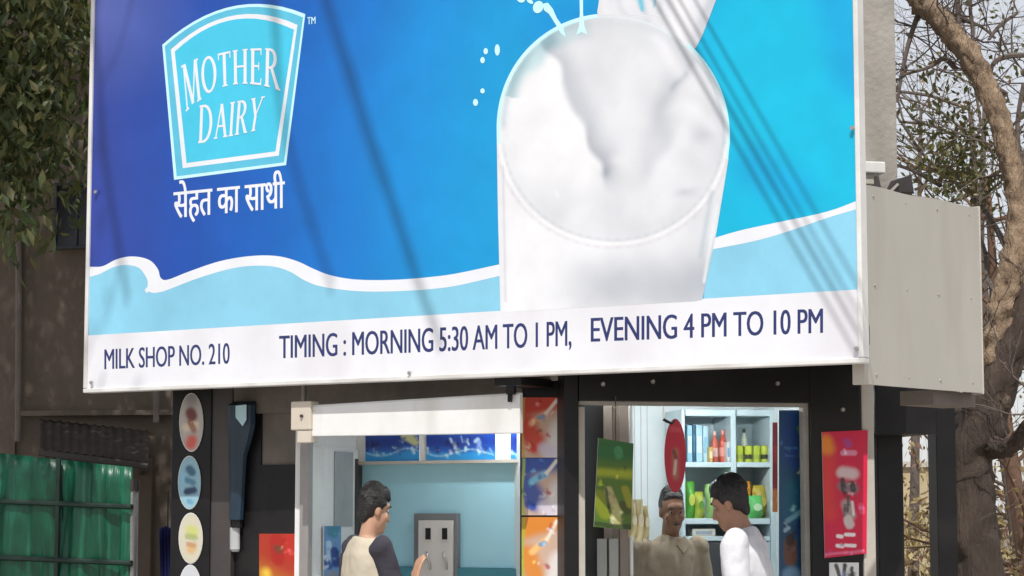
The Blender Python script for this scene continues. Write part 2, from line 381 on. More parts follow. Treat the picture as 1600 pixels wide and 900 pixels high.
front_rim = dens([(777, 215), (800, 290), (850, 342), (960, 378), (1060, 365), (1118, 310), (1138, 235)], 5)
def sstep(x, a, b): t = np.clip((x - a) / (b - a), 0, 1); return t * t * (3 - 2 * t)
def milk_base(PX, PY):
    X = PX + 3 * np.sin(PY / 21.0) + 2 * np.sin(PX / 13.0 + PY / 17.0); Y = PY + 3 * np.sin(PX / 24.0)
    g = np.full(PX.shape, 238.0)
    e1 = np.interp(Y, [40, 70, 95, 140, 200, 245, 285, 330], [835, 848, 864, 890, 914, 931, 948, 960]); d1 = X - e1     # right edge of the big left lobe
    low = 1 - sstep(Y, 265, 320)
    left = 251 - 10 * np.clip((860 - X) / 90, 0, 1) - 8 * sstep(Y, 250, 330)
    right = 206 + 25 * sstep(d1, 0, 46) - 16 * np.exp(-((Y - 235) / 34) ** 2) * (1 - sstep(d1, 0, 26))
    g1 = left * (1 - sstep(d1, -9, 5)) + right * sstep(d1, -9, 5)
    e2 = np.interp(Y, [80, 115, 170, 230, 275, 300], [1078, 1066, 1046, 1030, 1008, 1000]); d2 = X - e2                # valley at the right of the falling column
    g1 = g1 - 24 * np.exp(-((d2 + 8) / 20) ** 2) * (.5 + .5 * np.exp(-((Y - 150) / 60) ** 2)) + 10 * np.exp(-((d2 - 26) / 20) ** 2)
    g1 = g1 + 8 * np.exp(-((X - 985) / 24) ** 2)                                                                        # the column itself
    g = g1 * low + (237 - 7 * np.exp(-((X - 980) / 60) ** 2 - ((Y - 345) / 28) ** 2)) * (1 - low)
    g -= 26 * np.exp(-((X - 940) / 13) ** 2 - ((Y - 268) / 12) ** 2) + 22 * np.exp(-((X - 1072) / 20) ** 2 - ((Y - 303) / 8) ** 2) - 10 * np.exp(-((X - 958) / 16) ** 2 - ((Y - 252) / 7) ** 2)
    g += 6 * np.sin((X * .7 - Y) / 9.0) * np.exp(-((X - 1095) / 34) ** 2 - ((Y - 195) / 60) ** 2) - 12 * np.exp(-((X - 1098) / 12) ** 2 - ((Y - 218) / 9) ** 2)  # diagonal streaks: cable shadows painted into the print
    g -= 5 * np.sin(X / 16.0 + Y / 31.0) * np.exp(-((Y - 330) / 30) ** 2)
    # outside the milk surface: the wall of the glass, blue-grey towards the bottom right
    rr = np.hypot((PX - 958) / 181, (PY - 210) / 174); body = sstep(rr, .985, 1.01) * (PY > 215)
    bb = 247 - 40 * sstep(PX, 840, 960) * np.exp(-((PY - 445) / 46) ** 2) - 14 * sstep(PX, 1010, 1100) - 5 * sstep(PX, 800, 780)
    g = g * (1 - body) + bb * body
    back = sstep(rr, .86, .97) * (PY < 150) * np.clip((930 - PX) / 60, 0, 1)                                             # clear glass behind the milk, top left
    g = g - 44 * back * (0.7 + .3 * np.sin(PX / 9.0))
    v = np.clip(g, 120, 252) / 255; tint = np.stack([v - .035 * (1 - v) * 4 * .5, v, np.minimum(v + .012 + .10 * (1 - v), 1)], -1)
    tint[..., 0] -= .10 * back
    return np.where(tint <= .04045, tint / 12.92, ((tint + .055) / 1.055) ** 2.4)
milk = [(1092, 62, 1070, 108, 9, (206, 210, 220), .7, 1), (1068, 112, 1052, 134, 9, (172, 182, 196), .6, 1), (1030, 60, 1056, 110, 22, (244, 244, 249), .7, 1), (960, 40, 1010, 70, 26, (228, 232, 236), .7, 1)]
def rimpt(a, k): return (958 + 182 * k * math.cos(R(a)), 205 + 184 * k * math.sin(R(a)) + 6 * math.cos(R(a)))
rim_up = lambda k, a0=176, a1=366: [rimpt(a, k) for a in np.linspace(a0, a1, 34)]
rim_lo = lambda k, a0=6, a1=174: [(958 + 181 * k * math.cos(R(a)), 205 + 174 * k * math.sin(R(a)) + 5) for a in np.linspace(a0, a1, 34)]
crisp = pline(rim_up(.93), 13, (186, 204, 212), .10) + pline(rim_up(.945, 180, 250), 8, (150, 190, 204), .16) + pline(rim_up(.955, 318, 366), 6, (150, 172, 190), .16) + pline(rim_up(.978), 4, (236, 246, 250), .55, .6)
crisp += pline(rim_lo(.90), 16, (205, 212, 218), .05) + pline(rim_lo(.955), 6, (178, 188, 198), .16, .8) + pline(rim_lo(.985), 5, (252, 252, 254), .6, .7) + pline(rim_lo(1.015), 5, (206, 202, 212), .18, .8)
crisp += [(1112, 300, 1095, 400, 7, (176, 196, 206), .5, 1), (1120, 320, 1100, 440, 3.5, (238, 246, 250), .7, .7), (786, 260, 790, 470, 3, (214, 208, 218), .6, .8), (868, 300, 872, 306, 4, (250, 250, 252), .5)]
clip_poly_grid('milk_glass_print', glass_mask_pts(), 2.4, milk_base, milk, M_milk, sign, 0.0055, crisp)
clip_poly_grid('milk_stream_print', [(938, -140), (1165, -140), (1118, 2), (1098, 54), (1088, 74)] + [rimpt(a, .985) for a in np.linspace(-46, -97, 16)] + [(933, 20), (936, 0)], 3, (236, 237, 243),
               [(1128, -30, 1084, 95, 18, (204, 208, 219), .8, 1), (990, -20, 1050, 100, 9, (200, 206, 212), .5, 1), (1010, -40, 1056, 70, 8, (206, 212, 216), .45, 1), (968, 0, 1010, 90, 8, (212, 218, 222), .5, 1), (1070, -120, 1058, 60, 32, (250, 250, 253), .9, 1),
                (950, 60, 1000, 90, 20, (222, 227, 230), .8, 1), (992, -40, 1004, 14, 6, (60, 200, 232), .8, 1), (1014, -30, 1020, 6, 4, (90, 205, 232), .6, 1), (945, -20, 950, 40, 12, w1, .6, 1)], M_milk, sign, 0.0065)
M_drop = mat('vinyl_drop', lin((196, 240, 250)), 0.36, 0.08)
# rim highlight of the printed glass, splashes and drops
rim = [(958 + 182 * math.cos(R(a)), 205 + 184 * math.sin(R(a)) + 6 * math.cos(R(a))) for a in np.linspace(172, 262, 30)]
rin = [(958 + 177 * math.cos(R(a)), 205 + 178 * math.sin(R(a)) + 6 * math.cos(R(a))) for a in np.linspace(172, 262, 30)]
strip_sheet('rim_highlight', S, rim, rin, M_drop, sign, 0.0075)
rim = [(958 + 182.5 * math.cos(R(a)), 205 + 185 * math.sin(R(a)) + 6 * math.cos(R(a))) for a in np.linspace(310, 372, 30)]
rin = [(958 + 179 * math.cos(R(a)), 205 + 180 * math.sin(R(a)) + 6 * math.cos(R(a))) for a in np.linspace(310, 372, 30)]
strip_sheet('rim_highlight', S, rim, rin, M_drop, sign, 0.0075)
def blob(cx, cy, rx, ry, rot=0, n=14):
    return [(cx + rx * math.cos(a) * math.cos(rot) - ry * math.sin(a) * math.sin(rot), cy + rx * math.cos(a) * math.sin(rot) + ry * math.sin(a) * math.cos(rot)) for a in np.linspace(0, 2 * math.pi, n, endpoint=False)]
for b in [(777, 78, 4, 9, 0), (759, 80, 3.5, 5, 0), (754, 94, 3.5, 5, 0), (754, 142, 3.5, 4, 0), (743, 160, 4, 5.5, 0), (841, 11, 8, 10, .4), (814, 0, 6, 4, .2), (828, 2, 6, 3, .6)]:
    poly_sheet('milk_drop', S, blob(*b), M_drop, sign, 0.0072)
poly_sheet('milk_splash', S, [(848, 6), (856, 4), (864, 14), (870, 28), (880, 42), (884, 58), (876, 52), (868, 38), (858, 22), (850, 16)], M_drop, sign, 0.0080)
poly_sheet('milk_splash', S, [(905, -30), (911, -30), (911, 20), (913, 40), (918, 54), (908, 50), (900, 55), (905, 40), (906, 20)], M_drop, sign, 0.0080)
# small blister in the vinyl
bx = S.off(-0.004)
# ---- logo
def arch(pts_l, apex, pts_r, k=10):
    return [tuple(p) for p in qb(pts_l, apex, pts_r, np.linspace(0, 1, k))]
M_lo = mat('logo_edge', lin((196, 238, 246)), 0.36, 0.05); M_lm = mat('logo_band', lin((88, 186, 216)), 0.36, 0.08); M_li = mat('logo_fill', lin((66, 194, 226)), 0.36, 0.06)
def logo_shape(i):
    # i pixels inwards from the outer outline
    c = [(253.5, 70), (360, -26), (477, 22), (447, 258), (272, 281)]
    k = i
    a = (c[0][0] + k, c[0][1] + .55 * k); m = (c[1][0] + 3 * 0, c[1][1] + 1.25 * k); b = (c[2][0] - .9 * k, c[2][1] + 1.25 * k)
    return arch(a, m, b, 14) + [(c[3][0] - .85 * k, c[3][1] - 1.1 * k), (c[4][0] + 1.0 * k, c[4][1] - 1.35 * k)]
logo = poly_sheet('logo_badge', S, logo_shape(0), M_lo, sign, 0.0035)
poly_sheet('logo_band', S, logo_shape(4), M_lm, logo, 0.0042)
poly_sheet('logo_ring', S, logo_shape(13.5), M_wht, logo, 0.0049)
poly_sheet('logo_field', S, logo_shape(19.5), M_li, logo, 0.0056)
warp_word('logo_lettering', S, 'MOTHER', ((290, 171), (354, 110), (438, 142)), ((283, 107), (354, 68), (440, 77)), M_wht, logo, 0.0064)
warp_word('logo_lettering', S, 'DAIRY', ((309, 221), (362, 214), (404, 203)), ((311, 168), (362, 160), (414, 150)), M_wht, logo, 0.0064)
V, Fc = text_geo('TM', 0.02); quad_text('trade_mark_lettering', S, V, Fc, (480, 38), (493, 37), (480, 27), (493, 26), M_lo, sign, 0.003)
V, Fc = text_geo('सेहत का साथी', 0.022)
quad_text('slogan_lettering', S, V, Fc, (271, 350), (445, 334), (271, 283), (445, 265), M_wht, sign, 0.003)
M_ink = mat('vinyl_ink', lin((40, 50, 104)), 0.4, 0.1)
for txt, bl, br, tl, tr in [('MILK SHOP NO. 210', (163, 577), (359, 568), (163, 546), (359, 536)),
                            ('TIMING : MORNING 5:30 AM TO 1 PM,', (436, 560), (893, 540), (436, 525), (893, 501)),
                            ('EVENING 4 PM TO 10 PM', (923, 534), (1286, 520), (923, 497), (1286, 482))]:
    V, Fc = text_geo(txt, 0.018, 0.97); cap = text_geo('H', 0.018)[0]
    quad_text('timing_lettering', S, V, Fc, bl, br, tl, tr, M_ink, sign, 0.0048, (cap[:, 1].min(), cap[:, 1].max()))
M_bolt = mat('bolt_metal', (0.45, 0.43, 0.40), 0.4, 0.1, metal=.7)
for px, py in [(1332, 200), (1338, 545), (150, 300), (143, 598), (640, 583)]:
    c = S.off(-.012).hit(px, py); v, f = tube_geo([c, c + np.array([S.n[0], S.n[1], 0]) * .008], [.011, .009], 8); mesh_obj('bolt', v, f, M_bolt, sign)

# ================================================================== MILK BOOTH
M_blackm = mat('black_frame', (0.009, 0.008, 0.009), 0.42, 0.2, 8, spec=.3, stain=((.028, .025, .023), 3, (1, 1, 1), .5))
M_dgrey = mat('dark_grey_panel', (0.055, 0.047, 0.044), 0.5, 0.18, 5, stain=((.03, .028, .026), 2, (1, 1, .3), .7))
M_brown = mat('dusty_brown_paint', (0.16, 0.135, 0.115), 0.75, 0.2, 5, .2, 30, stain=((.07, .06, .05), 2.5, (1, 1, .4), .8))
M_cream = mat('cream_paint', (0.52, 0.48, 0.42), 0.6, 0.1, 6, .1, 50, stain=((.30, .26, .21), 2, (1, 1, .3), .7))
M_white = mat('white_paint', (0.78, 0.78, 0.77), 0.4, 0.05, 5, stain=((.50, .46, .41), 2.5, (1.5, 1.5, .4), .6))
M_lbw = mat('light_blue_laminate', (0.37, 0.66, 0.76), 0.35, 0.06, 2, stain=((.30, .52, .58), 1.5, (1.5, 1.5, .35), .6))
M_teal = mat('teal_paint', (0.05, 0.22, 0.27), 0.45, 0.12, 5)
M_gwall = mat('grey_concrete', (0.36, 0.335, 0.30), 0.85, 0.15, 4, .3, 30, stain=((.20, .18, .155), 1.6, (1, 1, .25), .7))
booth = thing('milk_booth', 'white and black milk shop booth under the big blue signboard', 'shop', (0.2, 11.2, FLOOR))
CEIL = 2.30
# roof and soffit: follows the sign line in front
def prism(name, pts, z0, z1, m, parent, bevel=0):
    n = len(pts); V = [(x, y, z0) for x, y in pts] + [(x, y, z1) for x, y in pts]
    return mesh_obj(name, V, [tuple(range(n)), tuple(range(n, 2 * n))[::-1]] + [(i, (i + 1) % n, n + (i + 1) % n, n + i) for i in range(n)], m, parent, bevel=bevel)
def pp(pl, u, t): return tuple(pl.pt(u, 0, t)[:2])
uPil = S.u(FP.hit(812, 700))
prism('ceiling', [pp(S, uL + .05, .14), pp(S, uPil, .14), pp(S, uPil + .25, 3.0), pp(S, uL + .05, 3.0)], CEIL, CEIL + .08, M_brown, booth)
prism('ceiling', [pp(S, uPil + .002, .14), pp(S, uR - .01, .14), (2.0, 12.6), pp(S, uPil + .252, 3.0)], CEIL - .001, CEIL + .08, M_blackm, booth)
prism('roof', [pp(S, uL + .05, .14), pp(S, uR - .01, .14), (2.0, 12.6), pp(S, uL + .05, 3.0)], CEIL + .082, CEIL + .20, M_gwall, booth)
# signboard carried by uprights that rise from the roof
for f in (.12, .5, .88):
    u = uL + (uR - uL) * f; mesh_obj('sign_upright', box_pts(S, u - .03, u + .03, CEIL + .2, 4.55, .101, .16), BF, M_dgrey, booth)
# ---- front, left of the vending recess
def fpart(name, px0, px1, t0, t1, m, z0=FLOOR, z1=CEIL, pl=FP, py=(620, 800), **k):
    return pbox(name, pl, px0, px1, py[0], py[1], t0, t1, m, booth, z0=z0, z1=z1, **k)
fpart('front_panel', 268, 329, -0.04, 0.06, M_blackm, bevel=.005)
fpart('front_panel', 329.6, 362, -0.03, 0.06, M_dgrey, bevel=.005)
fpart('front_panel', 362.6, 408, 0.0, 0.06, M_blackm)
fpart('front_panel', 408.4, 468, 0.01, 0.06, M_brown)
pbox('dark_plate', FP, 407, 460, 726, 836, -.004, .009, M_blackm, booth)  # thin black plate on the front panel, not sunk in
fpart('jamb', 468.6, 482, -0.02, 0.02, mat('grey_steel', (.33, .31, .30), .4, .1, 6, metal=.3), bevel=.004)
pbox('lintel', FP, 362, 815, 600, 640, -0.02, 0.18, M_brown, booth, z0=2.10, z1=CEIL - .002)
# ---- vending recess
u0 = BP.u(BP.hit(566, 750)); u1 = BP.u(BP.hit(860, 750))
zf = BP.hit(690, 721)[2]; zt = BP.hit(690, 886)[2]
mesh_obj('recess_wall', box_pts(BP, u0 - .3, u1, zt, zf, 0, .08), BF, M_lbw, booth)
mesh_obj('recess_wall', box_pts(BP, u0 - .3, u1, FLOOR, zt - .002, -.03, .08), BF, M_teal, booth)
mesh_obj('frieze_board', box_pts(BP, u0 - .3, u1, zf + .001, CEIL - .002, -.03, .08), BF, M_white, booth)
mesh_obj('frieze_ledge', box_pts(BP, u0 - .01, u1, zf - .012, zf + .004, -.06, -.001), BF, M_cream, booth)
pa = FP.hit(478, 750); pb = BP.hit(560, 750)
wl = Plane(pa[:2], pb[:2] - pa[:2]); wlen = np.linalg.norm(pb[:2] - pa[:2])
mesh_obj('recess_wall', box_pts(wl, 0, wlen, FLOOR, CEIL - .002, 0, .06), BF, M_white, booth)
mesh_obj('corner_post', box_pts(BP, u0 - .035, u0, FLOOR, BP.hit(565, 728)[2], -.035, -.001), BF, M_dgrey, booth)
# glazed door leaning on the recess side wall
zd1 = wl.hit(515, 700)[2]
mesh_obj('side_door', box_pts(wl, .03, wlen - .04, FLOOR + .02, zd1, -.02, -.001), BF, M_white, booth, bevel=.003)
gd = mat('dim_glass', (0.20, 0.22, 0.22), 0.12, 0.15, 4)
ua, ub = wlen * .45, wlen * .80
dg_ = mesh_obj('door_glass', box_pts(wl, ua, ub, wl.hit(530, 822)[2], wl.hit(530, 706)[2], -.028, -.021), BF, mat('grey_glass', (0.36, 0.37, 0.375), 0.15, 0.12, 4), booth)
mesh_obj('door_edge', box_pts(wl, wlen * .86, wlen * .90, FLOOR + .05, zd1 - .05, -.03, -.021), BF, M_dgrey, booth)
# ---- shutter box over the recess
sh = thing('shutter_box', 'white shutter fascia with ivory end plate across the top of the vending recess', 'shutter', FP.pt(FP.u(FP.hit(640, 650)), 2.0, .1))
SH = FP.off(-.285)
u0s, u1s = SH.u(SH.hit(484, 655)), SH.u(SH.hit(812, 655))
Vs = []
zr = [(SH.hit(484, 633)[2], SH.hit(484, 682)[2]), (SH.hit(812, 613)[2], SH.hit(812, 677)[2])]
for u, (z1s, z0s) in zip((u0s, u1s), zr):
    for t, z in [(0, z0s), (0, z1s - .012), (.006, z1s), (.03, z1s), (.03, z0s)]: Vs.append(SH.pt(u, z, t))
for u in (u0s + .08, (u0s + u1s) / 2, u1s - .30): mesh_obj('hanger_arm', box_pts(SH, u - .012, u + .012, zr[0][1] + .05, zr[0][1] + .08, .031, .30), BF, M_blackm, sh)
mesh_obj('housing', Vs, [(0, 1, 2, 3, 4), (9, 8, 7, 6, 5)] + [(i, (i + 1) % 5, 5 + (i + 1) % 5, 5 + i) for i in range(5)], M_white, sh, bevel=.004)
pbox('end_plate', SH, 454, 485, 627, 672, -.02, .05, mat('ivory_plastic', (.60, .53, .44), .5, .06), sh, bevel=.006)
pbox('guide_bracket', SH, 464, 485, 672.5, 692, -.015, .04, MATS['ivory_plastic'], sh, bevel=.004)
c = SH.off(-.021).hit(472, 650); v, f = tube_geo([c, c + np.array([S.n[0], S.n[1], 0]) * .01], [.008, .008], 8); mesh_obj('screw', v, f, M_dgrey, sh)
# dark latch hanging at the right end of the lintel
lt = thing('lintel_latch', 'small dark metal latch hanging from the lintel at the right end of the shutter box', 'latch', FP.off(-.06).hit(797, 600))
pbox('plate', FP, 772, 814, 589, 602, -.300, -.021, M_blackm, lt, bevel=.003)
pbox('hook', FP, 790, 803, 602.5, 616, -.310, -.288, M_blackm, lt, bevel=.004)
pbox('pin', FP, 793, 798, 616.2, 628, -.306, -.292, M_blackm, lt)
# ---- pillar between the recess and the service window
fpart('pillar', 812, 884, -0.01, 0.35, M_blackm, py=(640, 800), bevel=.004)
fpart('pillar_cap', 814, 876, -0.03, -0.011, M_cream, z0=FP.hit(845, 596)[2], z1=CEIL - .003, py=(590, 600))
# ---- service window
def rpart(name, px0, px1, py0, py1, t0, t1, m, parent=None, **k): return pbox(name, RP, px0, px1, py0, py1, t0, t1, m, parent or booth, **k)
rpart('window_jamb', 882, 904, 640, 900, -.03, .12, M_blackm, z0=FLOOR, z1=CEIL - .003, bevel=.005)
rpart('window_jamb', 1268, 1347, 640, 900, -.03, .12, M_blackm, z0=FLOOR, z1=CEIL - .003, bevel=.005)
rpart('window_lintel', 904.4, 1267.6, 560, 628, -.025, .12, M_blackm, z1=CEIL - .004, bevel=.005)
rpart('window_inner_frame', 1257, 1267.6, 636, 900, .0, .06, M_gwall, z0=1.0)
rpart('window_inner_frame', 904.4, 1267.6, 628.5, 634, .0, .06, M_gwall)
rpart('window_inner_frame', 904.4, 914, 636, 900, .0, .06, MATS['cream_paint'], z0=1.0)
rpart('counter', 904.4, 1267.6, 700, 720, -.03, .42, M_white, z0=.98, z1=1.03, bevel=.006)
rpart('counter_front', 904.4, 1267.6, 700, 720, .02, .10, M_blackm, z0=FLOOR, z1=.979)
for px, py in [(942, 600), (1020, 596), (1215, 599), (1317, 640)]:
    c = RP.off(-.026).hit(px, py) if px < 1268 else RP.off(-.031).hit(px, py)
    v, f = tube_geo([c, c + np.array([RP.n[0], RP.n[1], 0]) * .008], [.012, .009], 8); mesh_obj('screw', v, f, M_bolt, booth)
# shop room behind the window
ruL, ruR = RP.u(RP.hit(893, 750)), RP.u(RP.hit(1300, 750)); DEEP = 1.75
M_in = mat('shop_wall_white', (0.74, 0.78, 0.78), 0.5, 0.05, 4)
mesh_obj('shop_wall', box_pts(RP, ruL - .06, ruR + .26, FLOOR, CEIL - .003, DEEP, DEEP + .08), BF, M_in, booth)
mesh_obj('shop_wall', box_pts(RP, ruL - .06, ruL, FLOOR, CEIL - .003, .42, DEEP - .001), BF, M_in, booth)
mesh_obj('shop_wall', box_pts(RP, ruR + .20, ruR + .26, FLOOR, CEIL - .003, .125, DEEP - .001), BF, M_in, booth)
mesh_obj('shop_floor', box_pts(RP, ruL, ruR + .20, FLOOR, FLOOR + .02, .125, DEEP - .002), BF, M_gwall, booth)
mesh_obj('shop_ceiling', box_pts(RP, ruL, ruR + .20, CEIL - .05, CEIL - .004, .13, DEEP - .003), BF, M_in, booth)
# inner left side: door reveal strips in cream, white and grey-brown
for px0, px1, mm, t in [(914, 930, M_white, .30), (930.5, 936, M_cream, .34), (936.5, 957, mat('taupe_paint', (.30, .25, .21), .6, .12), .36), (957.4, 968, mat('taupe_dark', (.22, .175, .145), .6, .12), .37), (968.5, 984, MATS['taupe_paint'], .36), (984.5, 989, M_white, .34)]:
    pbox('door_reveal', RP, px0, px1, 640, 900, t, t + .06, mm, booth, z0=1.031, z1=CEIL - .06)
pbox('door_grille', RP, 933, 948, 842, 900, .30, .335, mat('grille_grey', (.40, .41, .38), .4, .1), booth, z0=1.032)
pbox('door_grille', RP, 952, 966, 842, 900, .30, .335, MATS['grille_grey'], booth, z0=1.032)
# cream corner post and pillars at the right
pbox('corner_post', RP, 1347.6, 1367, 560, 900, -.025, .10, M_cream, booth, z0=FLOOR, z1=2.30, bevel=.006)
pbox('side_post', RP, 1372, 1412, 620, 900, .30, .44, M_blackm, booth, z0=FLOOR, z1=CEIL - .004, bevel=.006)
pbox('side_post', RP, 1465, 1496, 690, 900, 1.0, 1.12, M_blackm, booth, z0=FLOOR, z1=CEIL - .004, bevel=.006)
# tube lamp on the shop ceiling (lit) and one in the vending recess
def tube_lamp(label, pl, ua, ub, z, t, power):
    th = thing('tube_lamp', label, 'lamp', pl.pt((ua + ub) / 2, z, t))
    mesh_obj('batten', box_pts(pl, ua, ub, z, z + .05, t - .025, t + .025), BF, M_white, th)
    m = bpy.data.materials.new('lit_tube'); m.use_nodes = True; e = m.node_tree.nodes['Principled BSDF']
    e.inputs['Emission Color'].default_value = (.90, .97, 1, 1); e.inputs['Emission Strength'].default_value = power
    v, f = tube_geo([pl.pt(ua + .03, z - .02, t), pl.pt(ub - .03, z - .02, t)], [.014, .014], 10); mesh_obj('tube', v, f, m, th, smooth=True)
    for u in (ua, ub - .03): mesh_obj('lamp_holder', box_pts(pl, u, u + .028, z - .04, z - .001, t - .018, t + .018), BF, M_white, th)
tube_lamp('lit white fluorescent tube on the shop room ceiling', RP, ruL + .25, ruR - .05, CEIL - .10, .75, 82)
tube_lamp('lit white fluorescent tube behind the shutter box of the vending recess', S, S.u(S.hit(560, 700)) + .2, S.u(S.hit(800, 700)) + .15, CEIL - .055, .66, 130)

# ---- side hoarding (right) with its beam, upper pillar
M_side = mat('side_sheet', (0.43, 0.41, 0.365), 0.6, 0.05, 2, .05, 5, stretch=(1, 1, .6), stain=((.30, .27, .23), 1.6, (2.2, 2.2, .35), .55))
sd = thing('side_hoarding', 'plain pale grey sheet hoarding on the right side of the booth', 'hoarding', SP.hit(1440, 606))
us0, us1, zz0, zz1 = span(SP, 1351, 1529, 307, 607)
n = 24; Vt = []; Vb = []
for k in range(n + 1):          # the sheet is slightly buckled
    u = us0 + (us1 - us0) * k / n; w = .010 * math.sin(math.pi * k / n) + .002 * math.sin(k * .45)
    Vt.append(SP.pt(u, zz1 + .004 * math.sin(k * .5), w)); Vb.append(SP.pt(u, zz0, w))
ss = mesh_obj('sheet', Vt + Vb, [(k, k + 1, n + 2 + k, n + 1 + k) for k in range(n)], M_side, sd)
so = ss.modifiers.new('s', 'SOLIDIFY'); so.thickness = .012; so.offset = 0
mesh_obj('edge_trim', box_pts(SP, us0 - .028, us0 - .002, zz0 - .002, zz1 + .03, -.012, .05), BF, M_cream, sd, bevel=.003)
mesh_obj('edge_trim', box_pts(SP, us1 + .002, us1 + .012, zz0 - .005, zz1 + .005, -.012, .05), BF, M_cream, sd, bevel=.003)
pbox('under_beam', RP, 1369, 1462, 612, 678, .02, .5, M_blackm, sd, z1=CEIL - .006)
pbox('under_beam', SP, 1458, 1524, 612, 634, .05, .22, M_brown, sd)
for fu in (.08, .36, .64, .92):
    for fz in (.05, .5, .95):
        c = np.array(SP.pt(us0 + (us1 - us0) * fu, zz0 + (zz1 - zz0) * fz, .010 * math.sin(math.pi * fu) - .004)); v, f = tube_geo([c, c + np.array([SP.n[0], SP.n[1], 0]) * .005], [.007, .005], 8); mesh_obj('rivet', v, f, M_bolt, sd)
pil = pbox('concrete_pillar', RP, 1330, 1401, 0, 275, -.45, .1, M_gwall, None, z0=CEIL + .201, z1=5.2, bevel=.01)
tag(pil, 'tall grey concrete pillar rising behind the right edge of the signboard', 'pillar')
br = thing('pillar_bracket', 'small white bracket at the foot of the grey pillar above the side hoarding', 'bracket', RP.off(-.5).hit(1365, 270))
pbox('arm', RP, 1347, 1384, 252, 270, -.56, -.451, M_white, br, bevel=.006)
pbox('foot', RP, 1352, 1366, 270.5, 288, -.54, -.452, M_cream, br, bevel=.004)
cl = thing('roof_debris', 'dark crumpled scrap lying on top of the side hoarding', 'scrap', SP.off(.1).hit(1405, 296))
mesh_obj('sheet', [SP.off(.1).hit(*p) for p in [(1383, 300), (1392, 283), (1424, 273), (1428, 300)]] + [SP.off(.25).hit(*p) for p in [(1386, 302), (1394, 286), (1420, 276), (1428, 303)]], BF, mat('dark_scrap', (.05, .042, .04), .8, .3), cl)
mesh_obj('strip', [SP.off(.08).hit(*p) for p in [(1386, 301), (1402, 286), (1405, 288), (1392, 302)]] + [SP.off(.095).hit(*p) for p in [(1386, 301), (1402, 286), (1405, 288), (1392, 302)]], BF, M_cream, cl)

# ================================================================== POSTERS AND STICKERS (flat prints on real sheets)
M_pp = print_mat('poster_print', 1.0, 0.4)
def poster(name, label, cat, pl, corners, base, strokes, nx=30, ny=50, t=0.0, group=None, th=.006, gain=1.0):
    """backing board of real thickness with the print on its face; plane pl is the wall, t how far in front"""
    q = pl.off(-t); cx = sum(c[0] for c in corners) / 4; cy = max(c[1] for c in corners)
    tt = thing(name, label, cat, q.hit(cx, cy), group)
    f = q.off(-th); Vv = [f.hit(*c) for c in corners]; nb = np.array([q.n[0], q.n[1], 0]) * th
    mesh_obj('board', Vv + [v - nb for v in Vv], BF, M_white, tt)
    bs = base if callable(base) else tuple(base)
    rg = random.Random(label); xa, xb = min(c[0] for c in corners), max(c[0] for c in corners); ya, yb = min(c[1] for c in corners), max(c[1] for c in corners); strokes = list(strokes)
    for k in range(int(min(70, (xb - xa) * (yb - ya) / 60))):
        src = rg.choice(strokes); fx, fy = rg.gauss(0, 1), rg.gauss(0, 1); x, y = src[0] + (src[2] - src[0]) * rg.random() + fx * src[4] * .6, src[1] + (src[3] - src[1]) * rg.random() + fy * src[4] * .6; jt = rg.choice([-55, -30, 25, 50]); cc_ = tuple(max(5, min(250, v + jt + rg.randint(-12, 12))) for v in src[5])
        strokes.append((x, y, x + rg.gauss(0, 2), y + rg.gauss(0, 2), rg.uniform(1.5, 4.0), cc_, .42, 1.0))
    nx, ny = int(nx * 1.6), int(ny * 1.6)
    print_sheet('print', f, corners, nx, ny, bs, strokes, M_pp, tt, .0015, 1.1)
    return tt
def rect(x0, x1, y0, y1): return [(x0, y0), (x1, y0), (x1, y1), (x0, y1)]
# oval stickers on the dark panel
def sticker(label, cx, cy, rx, ry, base, strokes):
    pl = FP.off(-.041); tt = thing('oval_sticker', label, 'sticker', pl.hit(cx, cy + ry), 'oval product stickers on the dark panel')
    n = 28; f = pl.off(-.004)
    ring = [(cx + rx * math.cos(a), cy + ry * math.sin(a)) for a in np.linspace(0, 2 * math.pi, n, endpoint=False)]
    V = [f.hit(*p) for p in ring] + [pl.hit(*p) for p in ring]
    mesh_obj('disc', V, [tuple(range(n)), tuple(range(n, 2 * n))[::-1]] + [(i, (i + 1) % n, n + (i + 1) % n, n + i) for i in range(n)], M_white, tt)
    rr = np.linspace(0.02, .97, 16); PX = np.array([[cx + rx * r * math.cos(a) for a in np.linspace(0, 2 * math.pi, n + 1)] for r in rr]); PY = np.array([[cy + ry * r * math.sin(a) for a in np.linspace(0, 2 * math.pi, n + 1)] for r in rr])
    g_ = f.off(-.0015); V = [g_.hit(x, y) for x, y in zip(PX.ravel(), PY.ravel())]; m_ = n + 1
    o = mesh_obj('print', V, [(j * m_ + i, j * m_ + i + 1, (j + 1) * m_ + i + 1, (j + 1) * m_ + i) for j in range(15) for i in range(n)], M_pp, tt)
    add_cols(o.data, paint_cols(PX, PY, base, strokes))
sticker('oval white sticker with brown and red food picture, topmost on the dark panel', 299, 660, 19, 46, (188, 180, 174), [(299, 622, 299, 628, 15, (150, 145, 145), .9, .8), (298, 645, 300, 650, 12, (110, 40, 30), .95, .6), (290, 668, 306, 664, 8, (225, 205, 180), .9), (297, 660, 303, 672, 6, (150, 90, 60), .8), (300, 688, 298, 694, 13, (214, 90, 76), .95, .7)])
sticker('oval pale blue sticker with dark blue picture, second from the top', 296, 754, 18, 42, (146, 186, 202), [(296, 733, 300, 738, 9, (40, 90, 120), .9, .6), (292, 750, 302, 754, 6, (60, 120, 150), .8), (292, 768, 303, 766, 8, (30, 50, 90), .95, .6), (295, 783, 299, 785, 5, (90, 150, 180), .8), (286, 740, 285, 765, 4, (140, 195, 220), .8)])
